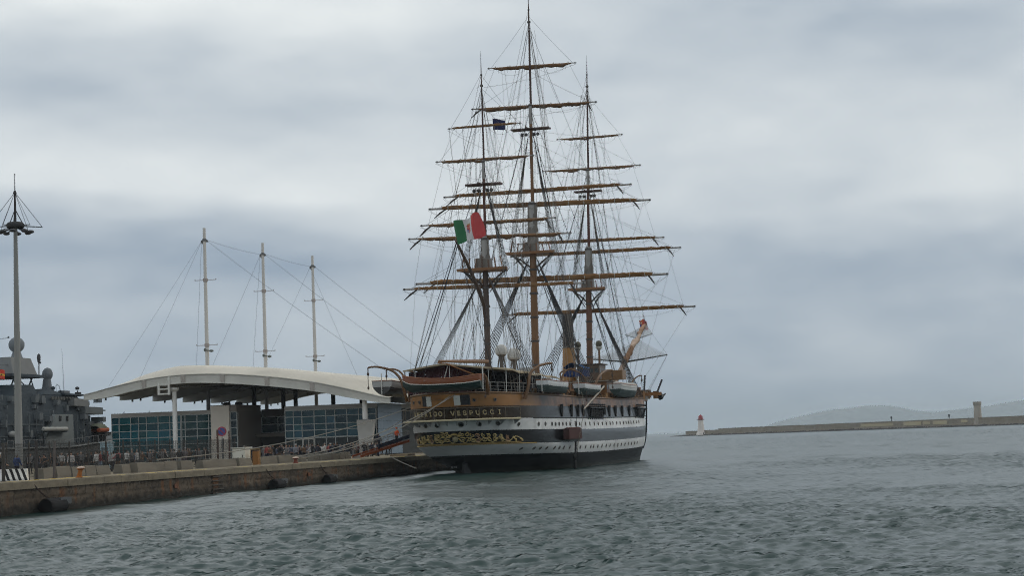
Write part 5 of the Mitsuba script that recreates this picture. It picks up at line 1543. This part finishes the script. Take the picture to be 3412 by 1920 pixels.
davit([(49.0, 7.0, 7.4), (49.0, 7.2, 9.2), (49.6, 7.6, 10.4), (50.2, 8.4, 10.8)], .2)
m = MB().rod((30.5, 7.8, 9.1), (13.4, 9.3, 6.35), .11, .08, 7).rope((13.4, 9.3, 6.35), (14.6, 8.1, 2.0), .03, .0, 4, 4).rope((13.6, 9.3, 6.4), (20.0, 7.5, 9.0), .02)
put('boat_boom', m, 'satin', (0.28, 0.235, 0.175), **SM)
m = MB()
for z0, z1, r, dx in ((5.2, 1.0, .035, 0), (4.6, .9, .03, .5), (3.0, -.2, .09, -1.0)):
    m.rope((15.6 + dx, 7.95, z0), (14.8 + dx, 7.9, z1), r, .05, 8, 5)
for z in (.7, .3, 1.3):
    m.ball((14.0, 7.95, z), (.28, .16, .3), 7)
put('hanging_rope', m, 'matte', (0.012, 0.013, 0.014), amp=0, **SM)

k = thing('work_float', 'dull red brown box shaped float hanging against the starboard side of the sailing ship', 'float')
fz0, fz1 = 3.25, 4.35
P = [(10.6, 7.62, fz0), (16.0, 7.72, fz0), (16.0, 8.35, fz0), (10.6, 8.25, fz0), (10.6, 7.62, fz1), (16.0, 7.72, fz1), (16.0, 8.35, fz1), (10.6, 8.25, fz1)]
put('body', MB().hexa(P), 'matte', (0.055, 0.022, 0.019), parent=k, M=SHIP, amp=.5, freq=1.5)
m = MB()
for a in np.linspace(10.9, 15.7, 6):
    m.ball((a, 8.05, fz1), (.4, .3, .12), 7)
put('fender_pad', m, 'matte', (0.075, 0.028, 0.022), parent=k, M=SHIP)
put('skirt', MB().hexa([(11.2, 7.65, fz0 - .2), (15.8, 7.75, fz0 - .2), (15.8, 8.2, fz0 - .2), (11.2, 8.1, fz0 - .2), (11.2, 7.65, fz0), (15.8, 7.75, fz0), (15.8, 8.2, fz0), (11.2, 8.1, fz0)]), 'matte', (0.03, 0.045, 0.042), parent=k, M=SHIP)
put('sling', MB().rope((13.0, 7.9, fz1), (13.2, 7.9, 6.5), .03).rope((15.7, 7.9, fz1), (15.7, 7.9, 6.5), .03), 'matte', BLK, parent=k, M=SHIP, amp=0)


def flag_tex(p, n, uv):
    u, v = uv.x, uv.y
    white, green, red = mi.Color3f(.54, .53, .53), mi.Color3f(.040, .16, .075), mi.Color3f(.50, .075, .075)
    c = dr.select(u < 1 / 3, green, dr.select(u < 2 / 3, white, red))
    x, y = (u - .5) / .095, (v - .52) / .20
    inside = (dr.abs(x) < 1) & (y < 1) & (y > -1 + 0.45 * dr.abs(x))
    q = dr.select(y > 0, dr.select(x < 0, mi.Color3f(.42, .07, .06), mi.Color3f(.45, .12, .12)), dr.select(x < 0, mi.Color3f(.10, .12, .30), mi.Color3f(.42, .07, .08)))
    dev = (dr.abs(dr.abs(x) - .5) < .16) & (dr.abs(dr.abs(y) - .48) < .2)
    q = dr.select(dev, mi.Color3f(.52, .36, .30), q)
    crown = (dr.abs(x) < .8) & (y >= 1) & (y < 1.35)
    return dr.select(inside, q, dr.select(crown, mi.Color3f(.38, .22, .10), c))


def jack_tex(p, n, uv):
    u, v = uv.x, uv.y
    q = dr.select(v > .5, dr.select(u < .5, mi.Color3f(.42, .10, .04), mi.Color3f(.44, .07, .08)), dr.select(u < .5, mi.Color3f(.06, .10, .32), mi.Color3f(.45, .05, .06)))
    dev = (dr.abs(dr.abs(u - .5) - .24) < .10) & (dr.abs(dr.abs(v - .5) - .24) < .09)
    return dr.select(dev, mi.Color3f(.55, .45, .42), q)


scene['ensign_cloth'] = prin(mikit.proc(flag_tex), .85, .2)
scene['jack_cloth'] = prin(mikit.proc(jack_tex), .85, .2)


def cloth(key, o, ex, ez, W, H, mat, col, fn, nu=44, nv=24, M=SHIP):
    uu, vv = np.meshgrid(np.linspace(0, 1, nu), np.linspace(0, 1, nv))
    ex, ez = np.asarray(ex, float), np.asarray(ez, float)
    nn = nrm(np.cross(ex, ez))
    dz, dn = fn(uu, vv)
    P = np.asarray(o, float) + ex * (uu * W)[..., None] + ez * (vv * H)[..., None] + np.array([0, 0, 1.0]) * dz[..., None] + nn * dn[..., None]
    m = MB().grid(P)
    put('', m, mat, col, M=M, key=key, uv=np.stack([uu.ravel(), vv.ravel()], 1) if mat.endswith('cloth') else None)


k = thing('ensign', 'green white and red striped flag with a crest flying from the gaff at the stern', 'flag')
cloth(k, (.3, -.06, 23.55), nrm(np.array([-.25, .96, .20])), nrm(np.array([.1, -.22, 1.0])), 3.15, 2.25, 'ensign_cloth', (1, 1, 1),
      lambda u, v: (-.35 * np.sin(u * 3.0) * .3 + .20 * np.sin(7 * u + 2 * v) * u - .28 * (1 - u) ** 2 * (1 - v) - .35 * (1 - u) * (1 - v) * 0 - .22 * u * u * (1 - .5 * v), .34 * np.sin(8.5 * u - 2.6 * v) * (.3 + u)))
k = thing('courtesy_flag', 'small plain dark blue flag flying high up beside the mizzen royal yard', 'flag')
cloth(k, (14.0, .28, 37.05), (0, 1, -.05), (0.02, -.04, 1.0), 1.38, 1.28, 'matte', (0.012, 0.018, 0.075), lambda u, v: (-.22 * u * (v - .1) + .05 * np.sin(6 * u), .12 * np.sin(6 * u + v) * (.3 + u)))
put('halyard', MB().rope((14.0, .26, 38.6), (12, 1.2, 9.0), .012).rope((14.0, .26, 38.6), MM.at(44.5, .2), .012), 'matte', TAN, amp=0, kind='stuff', **SM)
k = thing('jack', 'small crumpled red and blue square flag at the tip of the bowsprit', 'flag')
cloth(k, (97.2, -.75, 19.25), (0, 1, -.12), (0.0, -.10, 1.0), 1.2, 1.5, 'jack_cloth', (1, 1, 1), lambda u, v: (.18 * np.sin(9 * u + 3 * v) * v, .2 * np.sin(7 * u + 4 * v)))
put('jack_staff', MB().rod(bs(1.0) + (0, 0, -.2), bs(1.0) + (0, -.45, 1.6), .04), 'satin', SPAR, **SM)

# ------------------------------------------------------------------ mooring ropes, gangway
def quay_pt(s, w, z):
    return (PIER @ np.array([s, w, z, 1.0]))[:3]


def ship_pt(u, v, z):
    return (SHIP @ np.array([u, v, z, 1.0]))[:3]


for nm, a, b, sag, r in (('from the poop rail across the stern down to the red bollard', ship_pt(-5.2, 1.2, 8.25), quay_pt(55.5, .5, 2.6), .9, .045),
                         ('lower of the pair running from the stern to the red bollard', ship_pt(-5.3, .7, 8.2), quay_pt(55.6, .7, 2.55), 1.4, .045),
                         ('long one low over the quay to the left past the white cabinet', ship_pt(-4.4, -4.2, 6.9), quay_pt(33.5, 4.2, 2.9), .8, .040),
                         ('thin one from the port quarter across the blue grey end wall', ship_pt(-2.5, -5.6, 5.8), quay_pt(60, 2.0, 2.4), .7, .028),
                         ('short one from the counter down to the quay beside the gangway', ship_pt(-2.6, -4.3, .9), quay_pt(86, .3, 2.1), .05, .05)):
    k = thing('mooring_rope', 'mooring rope, ' + nm, 'rope')
    put('', MB().rope(a, b, r, sag, 20, 6), 'matte', (0.23, 0.21, 0.18), key=k, amp=.3, freq=3)

k = thing('gangway', 'orange gangway with handrails leading up from the quay to the stern of the ship', 'gangway')
ga_, gb_ = quay_pt(83.5, 3.2, 2.12), quay_pt(92.5, .4, 3.55)
gd = nrm(gb_ - ga_); gs = nrm(np.cross(gd, [0, 0, 1.0]))
ORG = (0.24, 0.062, 0.02)
for s_ in (-1, 1):
    p, q_ = ga_ + gs * s_ * .5, gb_ + gs * s_ * .5
    put('side_beam', MB().hexa([p + gs * .04, q_ + gs * .04, q_ - gs * .04, p - gs * .04, p + gs * .04 + (0, 0, .28), q_ + gs * .04 + (0, 0, .28), q_ - gs * .04 + (0, 0, .28), p - gs * .04 + (0, 0, .28)]), 'matte', ORG, parent=k, amp=.3, freq=2)
    m = MB()
    for t in np.linspace(0.02, .98, 8):
        m.rod(p + (q_ - p) * t, p + (q_ - p) * t + (0, 0, 1.25), .025, n=5)
    m.rod(p + (0, 0, 1.25), q_ + (0, 0, 1.25), .03, n=5).rod(p + (0, 0, .75), q_ + (0, 0, .75), .02, n=5)
    put('handrail', m, 'matte', (0.24, 0.22, 0.20), parent=k)
put('tread', MB().hexa([ga_ - gs * .46, gb_ - gs * .46, gb_ + gs * .46, ga_ + gs * .46, ga_ - gs * .46 + (0, 0, .1), gb_ - gs * .46 + (0, 0, .1), gb_ + gs * .46 + (0, 0, .1), ga_ + gs * .46 + (0, 0, .1)]), 'matte', (0.12, 0.10, 0.085), parent=k)
put('banner', MB().hexa([ga_ + (gb_ - ga_) * .35 + gs * .55 + (0, 0, .4), gb_ + gs * .55 + (0, 0, .4), gb_ + gs * .53 + (0, 0, .4), ga_ + (gb_ - ga_) * .35 + gs * .53 + (0, 0, .4), ga_ + (gb_ - ga_) * .35 + gs * .55 + (0, 0, .8), gb_ + gs * .55 + (0, 0, .8), gb_ + gs * .53 + (0, 0, .8), ga_ + (gb_ - ga_) * .35 + gs * .53 + (0, 0, .8)]), 'matte', (0.02, 0.024, 0.045), parent=k)
k = thing('wooden_plank', 'pale wooden plank on the quay edge against the stern of the ship', 'plank')
put('', MB().hexa([quay_pt(88, -1.0, 2.1), quay_pt(91, -1.0, 2.1), quay_pt(91, .9, 2.1), quay_pt(88, .9, 2.1), quay_pt(88, -1.0, 2.3), quay_pt(91, -1.0, 2.3), quay_pt(91, .9, 2.3), quay_pt(88, .9, 2.3)]), 'matte', (0.33, 0.24, 0.15), key=k)


# ------------------------------------------------------------------ people
def chain(bones, extra=0.0, res=.055, it=6):
    parts = []
    for a, ra, b, rb in bones:
        h = m3.Manifold.batch_hull([m3.Manifold.sphere(ra + extra, 12).translate(list(map(float, a))), m3.Manifold.sphere(rb + extra, 12).translate(list(map(float, b)))])
        parts.append(h)
    m = m3.Manifold.batch_boolean(parts, m3.OpType.Add).refine_to_length(res)
    q = m.to_mesh()
    t = trimesh.Trimesh(q.vert_properties[:, :3], q.tri_verts, process=True)
    trimesh.smoothing.filter_taubin(t, lamb=.5, nu=-.52, iterations=it)
    return np.array(t.vertices), np.array(t.faces)


def make_person(stride=0.0, armL=(.05, .0), armR=(.05, .0), bend=(.12, .12), raise_=0.0):
    """Bones of a standing adult facing +x, 1.74 m: torso, limbs with elbows and knees, hands with fingers."""
    torso = [((0, 0, .96), .125, (.0, 0, 1.12), .12), ((0, 0, 1.12), .12, (0, 0, 1.33), .135)]
    for s in (-1, 1):
        torso += [((0, 0, 1.28), .12, (0, s * .15, 1.40), .075), ((0, 0, .95), .11, (0, s * .09, .92), .10), ((0, s * .06, 1.1), .09, (0, s * .09, 1.33), .09)]
    legs, arms, hands = [], [], []
    for s in (-1, 1):
        d = stride * s
        hip, knee, ank = np.array([0, s * .09, .92]), np.array([d * .22 + .02, s * .095, .50]), np.array([d * .42 - abs(d) * .08, s * .10, .09])
        legs += [(hip, .093, knee, .062), (knee, .062, ank, .042), (ank, .045, ank + (.15, s * .02, -.045), .038)]
        a = armL if s < 0 else armR
        sh_ = np.array([0, s * .19, 1.40])
        el = sh_ + np.array([-.03 - d * .12 + a[0], s * (.07 + a[1]), -.29])
        wr = el + np.array([bend[0 if s < 0 else 1] + a[0] * 1.2, -s * a[1] * 1.5 + s * .01, -.24 + abs(a[0]) * 1.3 + raise_ * (s > 0)])
        arms += [(sh_, .058, el, .045), (el, .045, wr, .034)]
        fd = nrm(wr - el)
        pm = wr + fd * .08
        hands += [(wr, .03, pm, .032)]
        for j, l in enumerate((.065, .078, .08, .062)):
            b0 = pm + np.array([(j - 1.5) * .018, 0, 0]); hands.append((b0, .010, b0 + fd * l * .6 + (.006, 0, 0), .009)); hands.append((b0 + fd * l * .6 + (.006, 0, 0), .009, b0 + fd * l + (.02, -s * .012, 0), .008))
        hands.append((wr + fd * .03, .012, wr + fd * .07 + (.04, 0, 0), .009))
    neck = [((0, 0, 1.40), .06, (.01, 0, 1.52), .052)]
    head = [((.012, 0, 1.60), .082, (.0, 0, 1.655), .088), ((.03, 0, 1.56), .058, (.015, 0, 1.62), .075), ((.095, 0, 1.60), .014, (.085, 0, 1.63), .012), ((.0, -.088, 1.615), .016, (0, -.088, 1.635), .014), ((.0, .088, 1.615), .016, (0, .088, 1.635), .014)]
    body = chain(torso + legs + arms + hands + neck + head, 0, .06, 3)
    jacket = chain([b for b in torso] + arms, .017, .07, 4)
    trousers = chain([b for b in legs if b[1] > .05] + [((0, 0, .96), .12, (0, 0, .90), .11)], .016, .07, 4)
    shoes = chain([b for b in legs if b[1] <= .046], .012, .07, 2)
    hair = chain([((-.02, 0, 1.66), .088, (-.01, 0, 1.675), .088), ((-.035, 0, 1.60), .075, (-.02, 0, 1.66), .08)], .008, .05, 2)
    mm = MB().lathe((.0, 0, 1.66), [(.098, 0), (.10, .045), (.125, .07), (.118, .10), (.0, .115)], 14).lathe((.05, 0, 1.655), [(.09, 0), (.095, .008), (0, .01)], 12)
    cap = mm.data()[:2]
    bag = chain([((-.16, 0, 1.10), .10, (-.16, 0, 1.30), .11)], 0, .1, 2)
    return dict(body=body, jacket=jacket, trousers=trousers, shoe=shoes, hair=hair, cap=cap, backpack=bag)


PROTO = [make_person(), make_person(.55, (.0, .0), (.0, .0)), make_person(.1, (.10, .03), (.12, .04), (.16, .18)), make_person(-.15, (.02, .02), (.14, .0), (.05, .12), .28)]
SKIN = [(0.36, 0.21, 0.15), (0.30, 0.16, 0.11), (0.42, 0.27, 0.20)]
BASE_PLY = {}


def pper(kind, part, col, mat='matte'):
    kk = (kind, part, tuple(np.round(col, 3)))
    if kk not in BASE_PLY:
        v, f = PROTO[kind][part]
        BASE_PLY[kk] = mikit.ply((v, f), mat, smooth=True, color=np.tile(np.clip(np.asarray(col, float), 0, 1), (len(v), 1)))
    return BASE_PLY[kk]


def person(label, M, kind, jacket, trousers, group=None, cap=None, hair=(0.03, 0.022, 0.018), scale=1.0, bag=None):
    k = thing('person', label, 'person', group)
    S = np.diag([scale, scale, scale, 1.0])
    tw = T((np.asarray(M) @ S).tolist())
    for part, col in (('body', SKIN[used['person'] % 3]), ('jacket', jacket), ('trousers', trousers), ('shoe', (0.02, 0.02, 0.02)), ('cap', cap) if cap is not None else ('hair', hair), ('backpack', bag)):
        if col is not None:
            key = f'{k}__{part}'
            scene[key] = {**pper(kind, part, col), 'to_world': tw}
    return k


def on_quay(s, w, a, z=2.0):
    p = quay_pt(s, w, z)
    return yaw(p[0], p[1], p[2], a)


def s_at(px, w):       # place along the pier where a bearing (photo column) crosses the line w
    k_ = (px - 20 - 1706) / 6200.0
    return (-30.4 - .979 * w - k_ * (109.5 + .2028 * w)) / (.979 * k_ - .2028)


DARK, NVY, BLU, GRY, RD, WH, BRN, TN = (0.018, 0.018, 0.02), (0.012, 0.014, 0.028), (0.03, 0.06, 0.17), (0.10, 0.10, 0.105), (0.25, 0.035, 0.03), (0.50, 0.49, 0.47), (0.09, 0.055, 0.035), (0.25, 0.20, 0.15)
pk = np.random.default_rng(42)
PEOPLE = [  # px, w, kind, jacket, trousers, cap, heading, label
    (4, 5.2, 2, DARK, DARK, WH, .4, 'person in black coat and white peaked cap at the left edge, nearest the viewer'),
    (62, 6.8, 0, BLU, NVY, None, 1.2, 'person in a blue jacket standing beside the foot of the tall light mast'),
    (328, 13, 1, WH, GRY, None, 2.2, 'person in a white top standing left of the pale blue kiosk'),
    (339, 12, 0, (0.13, 0.03, 0.03), (0.08, 0.10, 0.14), None, .3, 'person in a dark red jacket and grey blue trousers left of the pale blue kiosk'),
    (362, 16, 0, (0.10, 0.02, 0.02), DARK, (0.2, .02, .02), 1.8, 'person in dark clothes with a red cap in front of the pale blue kiosk'),
    (399, 12, 2, (0.30, 0.07, 0.08), DARK, None, 2.6, 'person in a pink red jacket among the crowd below the glass wall'),
    (426, 14, 1, WH, DARK, None, 1.0, 'person in a white shirt with dark trousers below the left glass wall'),
    (461, 10, 1, (0.40, 0.39, 0.38), GRY, None, 2.9, 'person in a pale grey coat walking behind the concrete blocks'),
    (505, 12, 2, (0.13, 0.12, 0.12), BRN, WH, .9, 'person in a grey jacket with a white cap below the left glass wall'),
    (552, 15, 1, DARK, DARK, (0.5, .5, .48), .7, 'person in black with a white bandana near the white roof column'),
    (602, 10, 2, DARK, (0.3, .3, .3), None, 1.2, 'person in black leaning forward right of the white roof column'),
    (620, 13, 0, (0.17, 0.15, 0.16), (0.10, 0.07, 0.10), None, 2.0, 'grey haired person in a grey coat right of the white roof column'),
    (690, 12, 3, DARK, NVY, None, 1.5, 'person in dark clothes in front of the pale tower of the terminal'),
    (818, 13, 0, NVY, DARK, None, .4, 'person in navy, left one of the dark group in front of the terminal entrance'),
    (829, 12.6, 2, DARK, DARK, None, 1.0, 'person in black in the middle of the dark group by the terminal entrance'),
    (842, 13.2, 0, NVY, NVY, None, 2.4, 'person in navy, right one of the dark group left of the white cabinet'),
    (989, 9, 1, (0.2, .2, .22), DARK, WH, 1.9, 'person in grey with a white hat below the right glass wall'),
    (1037, 10.5, 2, (0.30, 0.30, 0.31), DARK, None, 2.7, 'person with a pale shoulder bag standing by the white door frame'),
    (1044, 9.5, 0, DARK, DARK, None, .8, 'person in a black jacket just right of the white door frame'),
    (1062, 10.8, 0, (0.03, 0.03, 0.04), NVY, None, 1.6, 'person in a dark jacket just left of the person in a white shirt'),
    (1085, 10.0, 3, WH, GRY, None, 3.0, 'person in a white shirt standing in front of the right glass wall'),
    (1104, 9.0, 0, NVY, (0.02, .025, .06), WH, .3, 'person in a long navy coat and white cap before the right glass wall'),
    (1126, 9.6, 2, (0.03, 0.028, 0.03), (0.02, .04, .045), None, 2.2, 'person in a dark coat and green trousers right of the white capped person'),
    (1161, 9.4, 0, DARK, NVY, None, 1.1, 'person in dark clothes under the pair of stern mooring ropes'),
    (1171, 9.2, 1, NVY, GRY, None, 2.6, 'person in navy walking right under the pair of stern mooring ropes'),
    (1196, 9.0, 0, (0.09, 0.05, 0.05), DARK, None, .5, 'person in a dark brown coat left of the flared grey pier'),
    (1216, 8.8, 2, DARK, NVY, None, 1.9, 'person in black standing in front of the flared grey pier'),
    (1228, 8.6, 0, DARK, DARK, WH, 2.7, 'person in black with a white cap in front of the flared grey pier'),
    (1240, 8.5, 3, NVY, DARK, None, 1.3, 'person in navy between the two white capped persons near the gangway'),
    (1261, 8.4, 0, NVY, NVY, WH, .7, 'person in navy with a white cap at the foot of the orange gangway'),
]
for px, w, kd, j, t_, cap_, a, lab in PEOPLE:
    person(lab, on_quay(s_at(px, w), w, a), kd, j, t_, None, cap_, hair=[(0.02, .016, .014), (0.05, .035, .025), (.2, .19, .18)][int(px) % 3] if 'grey haired' not in lab else (.3, .3, .3), scale=pk.uniform(.95, 1.05))
# person on the gangway, crew on deck
g1 = ga_ + (gb_ - ga_) * .82
person('person in a bright orange jacket at the top of the orange gangway', yaw(g1[0], g1[1], g1[2] + .1, 1.0), 0, (0.62, 0.10, 0.035), DARK, cap=(0.6, .10, .04))
g2 = ga_ + (gb_ - ga_) * .45
person('person in dark clothes halfway up the orange gangway', yaw(g2[0], g2[1], g2[2] + .1, 1.0), 1, NVY, DARK)
for (u, v, z, lab, cap_, j) in ((-3.6, -1.16, 7.75, 'sailor with a white cap behind the brown stern boat, left of the pair', WH, NVY), (-3.6, 2.4, 7.75, 'sailor with a white cap behind the brown stern boat, right of the pair', WH, NVY),
                                (4.0, 5.0, 7.75, 'sailor in dark clothes leaning at the rail below the awning', None, DARK), (24, 6.2, 7.6, 'sailor in a brown jacket between the white starboard boats', None, BRN)):
    p = ship_pt(u, v, z)
    person(lab, yaw(p[0], p[1], p[2], 3.6), 2, j, DARK, cap=cap_)
# the rest of the crowd, by colour and place
KINDS = [(DARK, 'dark'), ((0.13, 0.125, 0.125), 'grey'), ((0.11, 0.065, 0.04), 'brown'), ((0.05, 0.06, 0.09), 'dark blue'), ((0.42, 0.40, 0.385), 'pale'), ((0.20, 0.045, 0.04), 'red')]
ZONES = [((90, 300), 16, 'on the quay below the warship'), ((300, 700), 30, 'in the crowd below the left glass wall'), ((880, 1030), 16, 'left of the white door frame'), ((1030, 1310), 18, 'behind others below the right glass wall')]
count = {}
for (x0, x1), n, where in ZONES:
    for i in range(n):
        px = x0 + (x1 - x0) * (i + pk.uniform(.1, .9)) / n
        w = pk.uniform(11, 21) if x0 >= 300 else pk.uniform(14, 26)
        j, nm = KINDS[pk.choice(6, p=[.34, .22, .14, .14, .10, .06])]
        s_ = s_at(px, w)
        if s_ > 136:
            w = 11.0; s_ = s_at(px, w)
        o_ = ORD[count.get((nm, where), 0)]
        count[(nm, where)] = count.get((nm, where), 0) + 1
        person(f'{o_} person in {nm} clothes from left {where}', on_quay(s_, w, pk.uniform(0, 6.28)), int(pk.integers(0, 4)), np.array(j) * pk.uniform(.85, 1.2), [DARK, NVY, GRY, BRN][pk.integers(0, 4)],
               f'people in {nm} clothes {where}', hair=[(0.02, .016, .014), (0.06, .04, .025), (.2, .19, .18)][pk.integers(0, 3)], scale=pk.uniform(.9, 1.05))

# ------------------------------------------------------------------ air
scene['haze'] = dict(type='cube', to_world=T().translate([0, 0, 96]).scale([19900, 19900, 99.4]), bsdf={'type': 'null'}, interior={'type': 'ref', 'id': 'air'})
labels['haze'] = {'label': 'thin grey air over the harbour', 'kind': 'stuff'}
